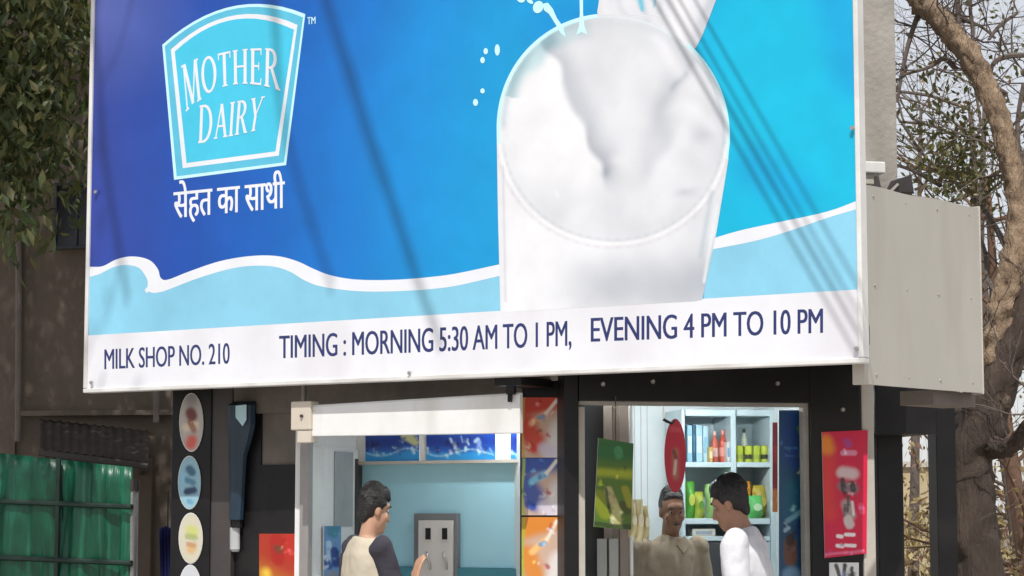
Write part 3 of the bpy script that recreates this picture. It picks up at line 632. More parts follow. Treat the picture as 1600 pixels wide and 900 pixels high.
sticker('oval cream sticker with green and orange food picture, third from the top', 298, 841, 19, 40, (204, 198, 178), [(298, 828, 302, 830, 13, (196, 200, 110), .9, .8), (293, 838, 305, 840, 6, (150, 165, 80), .7), (299, 856, 299, 858, 12, (212, 170, 110), .9, .8), (294, 850, 304, 852, 5, (180, 130, 90), .7)])
sticker('oval white sticker cut by the lower edge of the picture, lowest on the dark panel', 297, 922, 18, 40, (200, 202, 206), [(297, 905, 300, 908, 10, (190, 200, 210), .8), (295, 930, 303, 934, 10, (90, 120, 160), .8)])
# red and yellow poster under the dark plate
poster('poster', 'red and yellow poster below the dark recess beside the shutter post', 'poster', FP, rect(405, 461, 834, 960), (172, 52, 30), [(400, 920, 470, 960, 60, (196, 140, 40), .95, 1), (432, 845, 436, 872, 14, (170, 30, 22), .9), (432, 855, 436, 860, 6, (110, 60, 40), .8), (415, 895, 420, 930, 14, (240, 205, 70), .8, 1), (450, 840, 455, 870, 10, (190, 40, 28), .7)], t=.0)
# three ice-cream posters on the pillar
PB = [(-.011)]
def ice(label, y0, y1, c1, c2, edge):
    h = y1 - y0; Y = lambda f: y0 + h * f
    st = [(818, Y(.1), 872, Y(-.02), 30, c1, .95, .6), (822, Y(.45), 838, Y(.75), 24, c1, .9, .7), (868, Y(.98), 876, Y(.55), 26, (222, 216, 212), .95, .7), (850, Y(.85), 862, Y(.92), 16, (205, 196, 210), .9, .8),
          (832, Y(.42), 852, Y(.28), 8, c2, .95, .7), (852, Y(.28), 870, Y(.06), 4, (238, 228, 212), .9, .7), (843, Y(.34), 849, Y(.32), 5, (120, 160, 190), .9), (826, Y(.80), 832, Y(.84), 8, c1, .8), (856, Y(.62), 858, Y(.63), 4, (190, 90, 90), .8), (817, Y(0), 817, Y(1), 3, edge, .8), (877, Y(0), 877, Y(1), 3.5, edge, .9)]
    poster('poster', label, 'poster', FP, rect(815, 879, y0, y1), (200, 170, 150), st, 34, 46, .0101, 'ice cream posters on the black pillar')
ice('red poster with ice cream picture, topmost on the black pillar', 621, 715, (206, 56, 34), (238, 160, 120), (214, 160, 60))
ice('blue poster with ice cream picture, middle one on the black pillar', 716, 805, (22, 74, 160), (120, 190, 220), (170, 190, 60))
ice('orange poster with ice cream picture, lowest on the black pillar', 808, 935, (216, 130, 30), (240, 190, 120), (150, 180, 50))
# blue picture boards along the frieze
FR = BP.off(.03 - .06)
def blu(x0, x1):
    rg = random.Random(int(x0)); st = [(x0, 690, x1, 688, 16, (24, 52, 140), .9, .8), (x0, 714, x1, 713, 11, (44, 150, 214), .95, .7)]
    for k in range(int((x1 - x0) / 5)):
        x = rg.uniform(x0, x1); y = rg.uniform(680, 702); st.append((x, y, x + rg.uniform(-4, 4), y + rg.uniform(2, 10), rg.uniform(2, 5), rg.choice([(150, 180, 230), (16, 30, 96), (70, 120, 205), (200, 225, 245), (20, 40, 120)]), .75, .9))
    X = np.linspace(x0, x1, 14); return st + pline([(x, 707 + 5 * math.sin((x - x0) / 14)) for x in X], 2.2, (170, 215, 240), .6)
FZ = BP.off(-.0305 + .0)
poster('picture_board', 'blue and white printed board with a yellow patch, left one on the recess frieze', 'board', FZ, rect(571, 655, 676, 721), (40, 96, 186), blu(571, 655) + [(634, 682, 648, 690, 10, (206, 206, 150), .95, .6)], 60, 24)
poster('picture_board', 'blue and white printed board, middle one on the recess frieze', 'board', FZ, rect(666, 774, 676, 719), (36, 92, 184), blu(666, 770), 60, 24)
poster('picture_board', 'blue printed board at the pillar end of the recess frieze', 'board', FZ, rect(798, 850, 676, 717), (36, 80, 176), blu(798, 850), 30, 24)
# blue bottle print on the side door
poster('poster', 'blue picture of bottles on the white side door of the recess', 'poster', wl.off(-.0285), rect(506, 533, 822, 905), (110, 150, 200), [(520, 826, 520, 832, 12, (60, 130, 150), .8), (512, 850, 516, 880, 6, (200, 225, 245), .8), (522, 862, 526, 880, 9, (24, 50, 130), .95), (512, 880, 516, 885, 7, (30, 70, 150), .9), (520, 900, 520, 904, 12, (150, 150, 160), .9)], 20, 40)
# pink poster on the right frame
pk = [(1290, 690, 1292, 700, 18, (236, 140, 40), .95, .8), (1292, 720, 1294, 800, 22, (216, 60, 50), .8, 1), (1322, 690, 1324, 694, 9, (176, 60, 130), .95, .6), (1316, 708, 1334, 708, 6, (226, 150, 180), .8), (1316, 738, 1334, 742, 13, (215, 200, 200), .85, .7), (1318, 760, 1334, 764, 12, (120, 112, 116), .9, .7), (1322, 790, 1328, 806, 13, (170, 160, 158), .9, .7), (1318, 750, 1320, 770, 5, (60, 52, 58), .9), (1332, 756, 1334, 766, 5, (52, 46, 52), .9), (1325, 776, 1323, 800, 3, (70, 62, 66), .8), (1331, 785, 1333, 805, 3, (225, 218, 214), .9), (1319, 790, 1318, 806, 3, (90, 84, 86), .8), (1324, 812, 1328, 820, 9, (205, 196, 192), .9),
      (1310, 836, 1316, 837, 4, (240, 232, 236), .95), (1322, 834, 1334, 836, 3.5, (240, 232, 236), .95), (1310, 852, 1317, 853, 4, (240, 232, 236), .95), (1322, 851, 1336, 853, 3.5, (240, 232, 236), .95), (1345, 790, 1347, 800, 6, (222, 90, 120), .7), (1286, 866, 1350, 862, 3, (230, 110, 150), .8)]
poster('poster', 'bright pink poster with grey figure and white lettering on the right window jamb', 'poster', RP, [(1284, 675), (1356, 672), (1354, 865), (1289, 872)], (206, 22, 66), pk, 44, 90, .031)
poster('poster', 'white poster with dark marks directly below the pink poster', 'poster', RP, rect(1296, 1342, 879, 960), (220, 220, 218), [(1306, 884, 1312, 905, 4, (40, 40, 44), .9), (1320, 884, 1318, 900, 4, (60, 60, 64), .9), (1332, 888, 1330, 915, 3, (50, 50, 54), .8)], 26, 30, .031)
# tall blue standee in the window's right end, with a slim red strip next to it
poster('standee', 'tall dark blue and teal printed standee in the right end of the service window', 'standee', RP.off(.10), rect(1217, 1259, 641, 960), (20, 74, 110), [(1236, 655, 1238, 720, 24, (14, 58, 130), .9, 1), (1250, 670, 1252, 676, 6, (70, 110, 90), .8), (1252, 710, 1254, 750, 6, (110, 110, 70), .7), (1228, 700, 1246, 702, 2, (60, 110, 170), .8), (1228, 712, 1244, 714, 2, (60, 110, 170), .8), (1236, 760, 1238, 800, 22, (14, 100, 124), .7, 1), (1230, 815, 1252, 800, 5, (130, 180, 200), .7), (1226, 830, 1232, 826, 4, (170, 200, 215), .8), (1244, 835, 1250, 815, 4, (20, 50, 100), .8), (1234, 850, 1235, 875, 13, (110, 70, 50), .95, .5), (1234, 842, 1234, 848, 9, (50, 34, 28), .9), (1238, 900, 1240, 950, 20, (120, 160, 190), .8)], 30, 90, .0)
poster('banner_strip', 'narrow dark red hanging strip beside the tall blue standee', 'banner', RP.off(.16), rect(1207, 1215, 660, 800), (120, 22, 34), [(1211, 700, 1211, 720, 5, (160, 40, 50), .6), (1211, 770, 1211, 800, 8, (190, 120, 50), .8)], 8, 40)
# green hanging packet poster in the window
poster('hanging_poster', 'green and yellow sheet hanging in the left part of the service window', 'poster', RP.off(-.05), [(935, 684), (990, 693), (986, 828), (928, 823)], (74, 104, 24), [(940, 700, 985, 705, 30, (28, 92, 40), .95, .8), (964, 703, 966, 712, 8, (60, 130, 80), .8), (935, 738, 985, 742, 12, (150, 160, 24), .95, .9), (935, 775, 945, 800, 14, (120, 130, 20), .9), (952, 768, 962, 800, 9, (170, 160, 110), .9), (960, 795, 964, 818, 9, (176, 170, 110), .9), (972, 790, 980, 800, 8, (60, 60, 14), .8), (978, 765, 984, 790, 8, (140, 140, 30), .9), (948, 765, 952, 800, 3, (50, 60, 16), .8), (930, 818, 986, 824, 5, (40, 60, 20), .9)], 30, 60, .0)
cc = RP.off(-.052).hit(962, 689); v, f = tube_geo([cc, (cc[0], cc[1], RP.hit(962, 640)[2] + .06)], [.003, .003], 6)
# ================================================================== THINGS IN AND ABOUT THE SHOP
mesh_obj('cord', v, f, M_dgrey, bpy.data.objects['hanging_poster'])
# tapered dark blue case hanging at the left of the recess
hc = thing('hanging_case', 'dark blue tapered case with pale label hanging beside the oval sticker panel', 'case', FP.off(-.05).hit(385, 860))
def loft(name, pl, rows, m, parent, tf=0.0):
    """rows: (py, px0, px1, thickness) -> rounded body in front of plane pl"""
    V = []; Fc = []; n = 12
    for py, a, b, th in rows:
        c = pl.hit((a + b) / 2, py); hw = abs(pl.u(pl.hit(b, py)) - pl.u(pl.hit(a, py))) / 2; uc = pl.u(c)
        for k in range(n):
            q = 2 * math.pi * k / n; V.append(pl.pt(uc + hw * math.cos(q), c[2], -tf - th / 2 + th / 2 * math.sin(q)))
    for i in range(len(rows) - 1):
        for k in range(n): Fc.append((i * n + k, i * n + (k + 1) % n, (i + 1) * n + (k + 1) % n, (i + 1) * n + k))
    Fc += [tuple(range(n)), tuple((len(rows) - 1) * n + k for k in range(n))]
    return mesh_obj(name, V, Fc, m, parent, smooth=False, bevel=0)
M_navy = mat('navy_plastic', (0.012, 0.032, 0.055), 0.4, 0.15, 6)
FQ = FP.off(0)
loft('body', FQ, [(628, 369, 404, .05), (634, 365, 407, .09), (665, 366, 407, .09), (690, 367, 400, .08), (712, 366, 392, .07), (760, 366, 388, .06), (812, 366, 385, .06)], M_navy, hc)
loft('neck', FQ, [(812.5, 368, 383, .05), (824, 368, 383, .05)], M_blackm, hc)
loft('tip', FQ, [(824.5, 364, 378, .04), (858, 364, 378, .04), (862, 366, 376, .03)], mat('pale_grey_plastic', (.45, .46, .46), .5, .1), hc)
mesh_obj('label_patch', [FP.off(-.093).hit(*p) for p in [(368, 634), (385, 632), (385, 656), (379, 666), (368, 652)]] + [FP.off(-.088).hit(*p) for p in [(368, 634), (385, 632), (385, 656), (379, 666), (368, 652)]], [(0, 1, 2, 3, 4), (9, 8, 7, 6, 5)] + [(i, (i + 1) % 5, 5 + (i + 1) % 5, 5 + i) for i in range(5)], mat('pale_blue_label', (.45, .66, .72), .5, .05), hc)
# vending machine on the recess wall
vm = thing('vending_machine', 'beige metal milk vending panel with two dark slots on the light blue wall', 'vending machine', BP.hit(680, 990))
M_vm = mat('beige_steel', (.66, .62, .58), .35, .06, 5, metal=.15)
pbox('frame', BP, 646, 714, 802, 990, -.035, -.0005, mat('steel_frame', (.17, .17, .175), .4, .1), vm, bevel=.004)
pbox('face_plate', BP, 653, 707, 813, 990, -.046, -.0352, M_vm, vm, bevel=.003)
for x in (669, 695):
    pbox('slot_frame', BP, x - 7, x + 6, 822, 846, -.052, -.0463, M_vm, vm, bevel=.002)
    pbox('slot', BP, x - 4.5, x + 3.5, 825, 843, -.0545, -.0523, M_blackm, vm)
    pts = [BP.off(-.05).hit(x + a, b) for a, b in [(-2, 862), (-1, 872), (2, 880), (3, 890)]]
    v, f = tube_geo(pts, [.006, .008, .008, .006], 8); mesh_obj('spout', v, f, M_bolt, vm, smooth=True)
# side shelf ledge, teal
# red oval sign hanging from a bracket in the shop
rs = thing('hanging_sign', 'red oval sign hanging from a dark hook inside the service window', 'sign', RP.off(.55).hit(1055, 772))
pl = RP.off(.55); n = 32
ring = [(1055 + 17 * math.cos(a), 712 + 58 * math.sin(a)) for a in np.linspace(0, 2 * math.pi, n, endpoint=False)]
V = [pl.hit(*p) for p in ring] + [pl.off(.02).hit(*p) for p in ring]
mesh_obj('disc', V, [tuple(range(n)), tuple(range(n, 2 * n))[::-1]] + [(i, (i + 1) % n, n + (i + 1) % n, n + i) for i in range(n)], mat('red_enamel', (.42, .035, .06), .35, .08), rs)
rr = np.linspace(0.02, .97, 20); PX = np.array([[1055 + 17 * r * math.cos(a) for a in np.linspace(0, 2 * math.pi, n + 1)] for r in rr]); PY = np.array([[712 + 58 * r * math.sin(a) for a in np.linspace(0, 2 * math.pi, n + 1)] for r in rr])
g_ = pl.off(-.002); V = [g_.hit(x, y) for x, y in zip(PX.ravel(), PY.ravel())]
o = mesh_obj('print', V, [(j * 33 + i, j * 33 + i + 1, (j + 1) * 33 + i + 1, (j + 1) * 33 + i) for j in range(19) for i in range(n)], M_pp, rs)
add_cols(o.data, paint_cols(PX, PY, (186, 42, 60), [(1055, 705, 1056, 745, 9, (170, 120, 100), .8, 1), (1053, 705, 1056, 716, 4, (90, 50, 40), .7), (1056, 720, 1054, 740, 3, (220, 190, 170), .8), (1050, 670, 1060, 672, 5, (205, 90, 100), .6)]))
v, f = tube_geo([pl.hit(1036, 655), pl.hit(1042, 658), pl.hit(1050, 662), pl.hit(1054, 657)], [.008, .008, .007, .006], 8); mesh_obj('hook', v, f, M_blackm, rs)
v, f = tube_geo([pl.hit(1037, 656), (*pl.hit(1037, 656)[:2], CEIL - .05)], [.006, .006], 8); mesh_obj('hanger', v, f, M_white, rs)
# shelves with goods on the shop's back wall
SB = RP.off(DEEP - .34)
shf = thing('shelf_unit', 'white wall shelf unit with two columns of compartments behind the counter', 'shelf', SB.hit(1140, 905))
M_shelf = mat('pale_shelf', (.56, .67, .70), .4, .05, 5)
x0, x1 = 1066, 1212
pbox('back_panel', SB, x0, x1, 640, 905, .31, .335, M_shelf, shf)
for a, b in ((x0, x0 + 5), (1143, 1151), (1204, 1212)): pbox('upright', SB, a, b, 640, 905, 0, .309, M_shelf, shf, bevel=.003)
for y0, y1 in ((640, 650), (722, 730), (810, 819), (838, 845)):
    pbox('shelf_board', SB, x0 + 5.3, 1142.7, y0, y1, .002, .308, M_shelf, shf, bevel=.002); pbox('shelf_board', SB, 1151.3, 1203.7, y0, y1, .002, .308, M_shelf, shf, bevel=.002)
pbox('cupboard_door', SB, 1071.3, 1142.7, 846, 905, .01, .03, mat('dark_cupboard', (.05, .05, .055), .4, .1), shf); pbox('cupboard_door', SB, 1151.3, 1203.7, 846, 905, .01, .03, M_shelf, shf)
def good_mat(c): return mat('pack_%02x%02x%02x' % c, lin(c), .35, .12, 14)
def carton(label, a, b, y0, y1, c, c2, grp, t=.06):
    th = thing('carton', label, 'carton', SB.off(t).hit((a + b) / 2, y1), grp)
    pbox('body', SB, a, b, y0, y1, t, t + .09, good_mat(c), th, bevel=.004)
    pbox('label_panel', SB, a + (b - a) * .15, b - (b - a) * .15, y0 + (y1 - y0) * .3, y0 + (y1 - y0) * .75, t - .002, t - .0005, good_mat(c2), th)
def bottle(label, cx, w, y0, y1, c, c2, grp, t=.08, name='bottle'):
    th = thing(name, label, name, SB.off(t).hit(cx, y1), grp); pl = SB.off(t); uc = pl.u(pl.hit(cx, y0)); r = abs(pl.u(pl.hit(cx + w / 2, y0)) - uc); z0, z1 = pl.hit(cx, y1)[2], pl.hit(cx, y0)[2]; h = z1 - z0
    prof = [(.9, 0), (1, .04), (1, .55), (.9, .66), (.45, .80), (.42, .88)] if name == 'bottle' else [(.94, 0), (1, .03), (1, .92), (.92, .97), (.9, .985)]
    def lathe(pr, m, nm, n=14):
        V = []; 
        for rr, zz in pr:
            for k in range(n): V.append(pl.pt(uc + r * rr * math.cos(2 * math.pi * k / n), z0 + h * zz, r + r * rr * math.sin(2 * math.pi * k / n)))
        Fc = [(i * n + k, i * n + (k + 1) % n, (i + 1) * n + (k + 1) % n, (i + 1) * n + k) for i in range(len(pr) - 1) for k in range(n)] + [tuple(range(n)), tuple((len(pr) - 1) * n + k for k in range(n))]
        return mesh_obj(nm, V, Fc, m, th, smooth=False)
    lathe(prof, good_mat(c), 'body'); top = prof[-1][1]
    lathe([(.48 if name == 'bottle' else .88, top + .001), (.48 if name == 'bottle' else .88, 1)], good_mat(c2), 'cap'); lathe([(1.015, .18), (1.015, .46)], good_mat(c2), 'label_band')
def pouch(label, a, b, y0, y1, c, c2, grp, t=.05):
    th = thing('pouch', label, 'pouch', SB.off(t).hit((a + b) / 2, y1), grp); pl = SB.off(t); N = 7; V = []
    for side in (0, 1):
        for j in range(N):
            for i in range(N):
                s_, q = i / (N - 1), j / (N - 1); bul = .045 * (math.sin(math.pi * s_) * math.sin(math.pi * min(q * 1.0, 1))) ** .6
                p = pl.hit(a + (b - a) * s_ + 1.0 * math.sin(5 * q), y1 + (y0 - y1) * q); V.append(pl.pt(pl.u(p), p[2], (.05 - bul) if side == 0 else (.05 + bul * .8)))
    Fc = [(k * N * N + j * N + i, k * N * N + j * N + i + 1, k * N * N + (j + 1) * N + i + 1, k * N * N + (j + 1) * N + i) for k in (0, 1) for j in range(N - 1) for i in range(N - 1)]
    o = mesh_obj('bag', V, Fc, good_mat(c), th, smooth=True); mx_, my_ = (a + b) / 2, (y0 + y1) / 2
    w_, h_ = (b - a) * .28, (y1 - y0) * .16
    rg = [(mx_ + w_ * math.cos(q), my_ + h_ * math.sin(q)) for q in np.linspace(0, 2 * math.pi, 12, endpoint=False)]
    f_ = pl; V = [f_.off(.002).hit(*p) for p in rg] + [f_.off(.008).hit(*p) for p in rg]
    mesh_obj('emblem', V, [tuple(range(12)), tuple(range(12, 24))[::-1]] + [(i, (i + 1) % 12, 12 + (i + 1) % 12, 12 + i) for i in range(12)], good_mat(c2), th)
G = 'goods on the shop shelves'
carton('slim pale blue carton, leftmost on the upper shelf', 1074, 1082, 664, 722, (150, 196, 214), (220, 236, 240), G)
carton('slim dark blue carton between two pale ones on the upper shelf', 1083, 1087, 662, 722, (40, 84, 110), (70, 120, 150), G)
carton('pale blue carton right of the slim dark carton on the upper shelf', 1088, 1098, 664, 722, (168, 208, 224), (214, 232, 240), G)
carton('whitish blue carton next to the orange bottles on the upper shelf', 1099, 1107, 666, 722, (178, 210, 222), (140, 190, 214), G)
bottle('orange bottle, left one of the pair on the upper shelf', 1118, 11, 674, 722, (206, 104, 84), (230, 190, 180), G)
bottle('deep orange bottle, right one of the pair on the upper shelf', 1131, 12, 672, 722, (196, 84, 66), (222, 150, 140), G)
bottle('white bottle with dark cap standing on the right upper shelf', 1164, 10, 670, 721, (226, 228, 206), (40, 60, 40), G, .12)
for lb, cx, c in [('yellow green can, first from the left on the right upper shelf', 1157, (176, 190, 50)), ('yellow green can, second from the left on the right upper shelf', 1171, (190, 200, 60)), ('yellow green can, third from the left on the right upper shelf', 1184, (168, 186, 56)), ('yellow green can, rightmost on the right upper shelf', 1196, (182, 190, 70))]:
    bottle(lb, cx, 11.5, 696, 722, c, (50, 60, 34) if cx in (1171, 1196) else (150, 160, 60), G, .03, 'can')
pouch('green pouch in the left lower compartment, left one', 1073, 1090, 752, 810, (92, 170, 66), (190, 200, 90), G); pouch('yellow green pouch in the left lower compartment beside the green one', 1089, 1104, 768, 810, (170, 180, 70), (90, 140, 60), G, .02)
pouch('pale green pouch in the left lower compartment behind the customer', 1106, 1128, 756, 810, (150, 190, 120), (220, 226, 180), G)
pouch('orange pouch in the right lower compartment', 1156, 1178, 752, 810, (232, 156, 36), (240, 200, 90), G); pouch('yellow olive pouch in the right lower compartment', 1180, 1203, 758, 810, (180, 160, 60), (214, 190, 90), G)
pouch('bright green pouch in front of the yellow olive one', 1172, 1196, 774, 811, (92, 180, 96), (190, 224, 180), G, -.02)
carton('small ochre carton in front of the orange bottles on the upper shelf', 1108, 1114, 698, 722, (196, 160, 90), (230, 214, 170), G, .02)
carton('low white carton at the right end of the left upper shelf', 1136, 1142, 690, 722, (214, 214, 206), (120, 150, 190), G, .03)
carton('yellow carton at the right end of the left lower compartment', 1130, 1142, 770, 810, (220, 196, 90), (200, 80, 50), G, .04)
carton('slim red carton leaning at the left end of the right lower compartment', 1152, 1157, 762, 810, (190, 60, 46), (230, 200, 180), G, .10)
bottle('short amber jar behind the green pouch in the right lower compartment', 1182, 10, 758, 811, (170, 110, 40), (120, 40, 30), G, .20)
carton('pale box lying on the lowest narrow shelf', 1082, 1118, 826, 838, (206, 200, 186), (150, 160, 170), G, .03)
# cream packets hanging in a bunch left of the shopkeeper
for i, (lb, cx, y0, y1, w_) in enumerate([('cream packet hanging beside the green sheet, left one', 992, 786, 840, 14), ('pale yellow packet hanging beside the green sheet, middle one', 1002, 780, 846, 15), ('cream packet hanging nearest the shopkeeper', 1012, 790, 842, 12)]):
    SBx = SB; SB = RP.off(.30 + .02 * i); pouch(lb, cx - w_ / 2, cx + w_ / 2, y0, y1, [(226, 212, 160), (236, 224, 176), (214, 200, 150)][i], (250, 244, 214), 'packets hanging in the service window', 0.0)
    c = SB.hit(cx, y0); SB = SBx; v, f = tube_geo([RP.off(.30 + .02 * i + .05).hit(cx, y0 + 1), (*RP.off(.35 + .02 * i).hit(cx, y0)[:2], CEIL - .05)], [.0015, .0015], 6); mesh_obj('cord', v, f, M_cream, [o for o in COL.objects if o.name.startswith('pouch') and not o.parent][-1])

# ================================================================== PEOPLE
def ell(c, r, rot=None, n=2):
    bm = bmesh.new(); bmesh.ops.create_icosphere(bm, subdivisions=n + 1, radius=1); V = [np.array(v.co[:]) * r for v in bm.verts]; Fc = [tuple(v.index for v in f.verts) for f in bm.faces]; bm.free()
    if rot is not None: V = [rot @ v for v in V]
    return [v + np.array(c) for v in V], Fc
def cap(p0, p1, r0, r1, n=14):
    p0, p1 = np.array(p0, float), np.array(p1, float); d = p1 - p0; L = np.linalg.norm(d) + 1e-9; d /= L; P = []; Rr = []
    for a in (85, 60, 30): P.append(p0 - d * r0 * math.sin(R(a))); Rr.append(max(r0 * math.cos(R(a)), .001))
    for q in (0, .33, .66, 1): P.append(p0 + d * L * q); Rr.append(r0 + (r1 - r0) * q)
    for a in (30, 60, 85): P.append(p1 + d * r1 * math.sin(R(a))); Rr.append(max(r1 * math.cos(R(a)), .001))
    return tube_geo(P, Rr, n)
def ringloft(rows, n=20):
    """rows: centre (x, y, z), rx, ry"""
    V = []; Fc = []
    for (x, y, z), rx, ry in rows:
        for k in range(n): V.append(np.array([x + rx * math.cos(2 * math.pi * k / n), y + ry * math.sin(2 * math.pi * k / n), z]))
    for i in range(len(rows) - 1):
        for k in range(n): Fc.append((i * n + k, i * n + (k + 1) % n, (i + 1) * n + (k + 1) % n, (i + 1) * n + k))
    Fc += [tuple(range(n))[::-1], tuple((len(rows) - 1) * n + k for k in range(n))]
    return V, Fc
def rotm(yaw=0, pitch=0, roll=0):
    return np.array(Matrix.Rotation(yaw, 3, 'Z') @ Matrix.Rotation(pitch, 3, 'X') @ Matrix.Rotation(roll, 3, 'Y'))
def remeshed(name, parts, m, parent, xf, voxel=.008, smooth=4, fold=0.0):
    V, Fc = merge(parts); V = [xf(v) for v in V]
    o = mesh_obj(name, V, Fc, m, parent)
    md = o.modifiers.new('r', 'REMESH'); md.mode = 'VOXEL'; md.voxel_size = voxel; md.use_smooth_shade = True
    if smooth: sm = o.modifiers.new('s', 'SMOOTH'); sm.iterations = smooth; sm.factor = .5
    dg = bpy.context.evaluated_depsgraph_get(); me = bpy.data.meshes.new_from_object(o.evaluated_get(dg)); o.modifiers.clear(); old = o.data; o.data = me; bpy.data.meshes.remove(old)
    if fold:                                    # creases in cloth
        from mathutils import noise
        co = [v.co.copy() for v in me.vertices]; no = [v.normal.copy() for v in me.vertices]
        for v, c_, n_ in zip(me.vertices, co, no):
            k = noise.noise(Vector((c_.x * 9, c_.y * 9, c_.z * 5 + c_.x * 6))) + .6 * abs(noise.noise(Vector((c_.x * 17 + 4, c_.y * 17, c_.z * 11 - c_.y * 9))))
            v.co = c_ + n_ * fold * k
    return o
def hand(w, d, palm_n, curl=.35, s=1.0, side=1):
    """palm and five fingers; w wrist, d direction, palm_n palm normal"""
    d = np.array(d, float); d /= np.linalg.norm(d); nn = np.array(palm_n, float); nn -= d * nn.dot(d); nn /= np.linalg.norm(nn); x = np.cross(d, nn) * side; w = np.array(w, float); P = []
    for k in (-.028, -.01, .01, .028): P.append(cap(w + d * .012 + x * k * .7, w + d * .085 + x * k, .015, .013, 8))
    for k, L in zip((-.033, -.011, .011, .032), (.060, .076, .082, .070)):
        a = w + d * .088 + x * k; b = a + (d + nn * curl * .6 + x * k * 2) * L * .45; c_ = b + (d + nn * curl * 2) * L * .32; e = c_ + (d * .8 + nn * curl * 2.6) * L * .25
        P += [cap(a, b, .0095, .009, 8), cap(b, c_, .009, .0082, 8), cap(c_, e, .0082, .007, 8)]
    a = w + d * .025 + x * .028; b = a + x * .03 + d * .03 + nn * .01; c_ = b + x * .008 + d * .03 + nn * .012
    P += [cap(a, b, .013, .010, 8), cap(b, c_, .010, .008, 8)]
    return P
def person(label, x, y, facing, height, skin, shirt, trousers, hairc, lean=0.0, head_yaw=0.0, head_pitch=0.0, rarm=None, larm=None, vest=None, hair='full', collar=True, lift=0.0, sxy=.88, hs=(.97, .95, 1.06)):
    root = thing('person', label, 'person', (x, y, FLOOR + .02 + lift)); s = height / 1.76
    yaw = math.atan2(facing[1], facing[0]) - math.pi / 2; Rw = rotm(yaw); base = np.array([x, y, FLOOR + .02 + lift])
    xf = lambda v: base + Rw @ (np.array(v) * s * np.array([sxy, sxy, 1])); hs = np.array(hs)
    Rl = rotm(0, -lean); hip = np.array([0, 0, .95])
    up = lambda v: hip + Rl @ (np.array(v, float) - hip)
    def upg(g): return [up(v) for v in g[0]], g[1]
    # head frame
    neck = up((0, .0, 1.49)); Rh = Rl @ rotm(head_yaw, -head_pitch); hc_ = neck + Rh @ np.array([0, .025, .135])
    def H(c): return hc_ + Rh @ (np.array(c, float) * hs)
    def hell(c, r, n=2): return ell(H(c), np.array(r) * hs, Rh, n)
    ra = rarm or [(.19, 0, 1.42), (.245, -.02, 1.13), (.25, .06, .90)]; la = larm or [(-.19, 0, 1.42), (-.245, -.02, 1.13), (-.25, .06, .90)]
    ra = [up(p) for p in ra]; la = [up(p) for p in la]
    torso = lambda e: upg(ringloft([((0, 0, .90), .155 + e, .11 + e), ((0, 0, 1.0), .155 + e, .108 + e), ((0, 0, 1.14), .142 + e, .10 + e), ((0, .005, 1.28), .165 + e, .112 + e), ((0, 0, 1.38), .172 + e, .10 + e), ((0, -.005, 1.44), .13 + e, .078 + e), ((0, -.005, 1.475), .07 + e, .06 + e)]))
    body = [torso(0), cap(up((0, -.008, 1.44)), hc_ + Rh @ np.array([0, -.02, -.06]), .058, .054)]
    body += [hell((0, -.012, .03), (.076, .094, .088), 3), hell((0, .02, -.035), (.062, .072, .075), 3), hell((0, .045, -.085), (.040, .042, .032)), hell((0, .072, .035), (.052, .024, .022)), cap(H((0, .088, .01)), H((0, .110, -.028)), .009, .013, 10), hell((0, .098, -.034), (.017, .013, .010)), hell((0, .086, -.062), (.024, .012, .0065)), hell((0, .084, -.074), (.021, .012, .0065)),
             hell((.045, .066, -.02), (.022, .018, .02)), hell((-.045, .066, -.02), (.022, .018, .02)), hell((.078, -.008, -.005), (.009, .02, .032)), hell((-.078, -.008, -.005), (.009, .02, .032))]
    for a, sd_ in ((ra, 1), (la, -1)):
        body += [ell(a[0], (.058, .058, .058)), cap(a[0], a[1], .05, .04), cap(a[1], a[2], .042, .027)]
        dd = a[2] - a[1]; body += hand(a[2], dd, np.array([-sd_ * .8, .5, .0]) if dd[2] < 0 else np.array([-.2, .9, .1]), .3, side=sd_)
    for q in (-1, 1):
        body += [cap((q * .085, 0, .93), (q * .10, .015, .50), .085, .056), cap((q * .10, .015, .50), (q * .105, -.01, .07), .056, .035), cap((q * .105, -.03, .035), (q * .12, .15, .028), .035, .028)]
    remeshed('body', body, skin, root, xf, .0075 * s, 3)
    # clothes
    cl_ = [torso(.020), ell(ra[0], (.072, .072, .07)), ell(la[0], (.072, .072, .07))]
    def clothe(nm, long, m, core=True):
        g = list(cl_) if core else [ell(ra[0], (.070, .070, .068)), ell(la[0], (.070, .070, .068))]
        for a in (ra, la):
            g += [cap(a[0], a[1], .068, .056)]
            if long: g += [cap(a[1], a[1] + (a[2] - a[1]) * .92, .056, .040)]
        if collar and core: g += [upg(([v for v in ringloft([((0, -.006, 1.455), .085, .078), ((0, -.008, 1.49), .072, .072)])[0]], ringloft([((0, 0, 0), 1, 1), ((0, 0, 1), 1, 1)])[1]))]
        return remeshed(nm, g, m, root, xf, .010 * s, 3, .019)
    sh_ = clothe('shirt', vest is not None or True, shirt)
    if vest is not None:
        remeshed('vest', [torso(.032), upg(ringloft([((0, -.004, 1.43), .15, .10), ((0, -.006, 1.475), .10, .088)]))], vest, root, xf, .010 * s, 4, .011)
    if collar:    # two collar points in front
        for q in (-1, 1):
            P = [up(p) for p in [(q * .012, .088, 1.435), (q * .075, .055, 1.49), (q * .098, .085, 1.43), (q * .05, .118, 1.385)]]
            P2 = [p + Rl @ np.array([0, .010, .004]) for p in P]
            mesh_obj('collar', [xf(p) for p in P + P2], BF, shirt, root, bevel=.003)
    tr = [ringloft([((0, 0, .80), .165, .12), ((0, 0, .96), .172, .125), ((0, 0, 1.0), .168, .122)])]
    for q in (-1, 1): tr += [cap((q * .088, 0, .92), (q * .10, .012, .50), .10, .072), cap((q * .10, .012, .50), (q * .106, -.01, .10), .072, .056)]
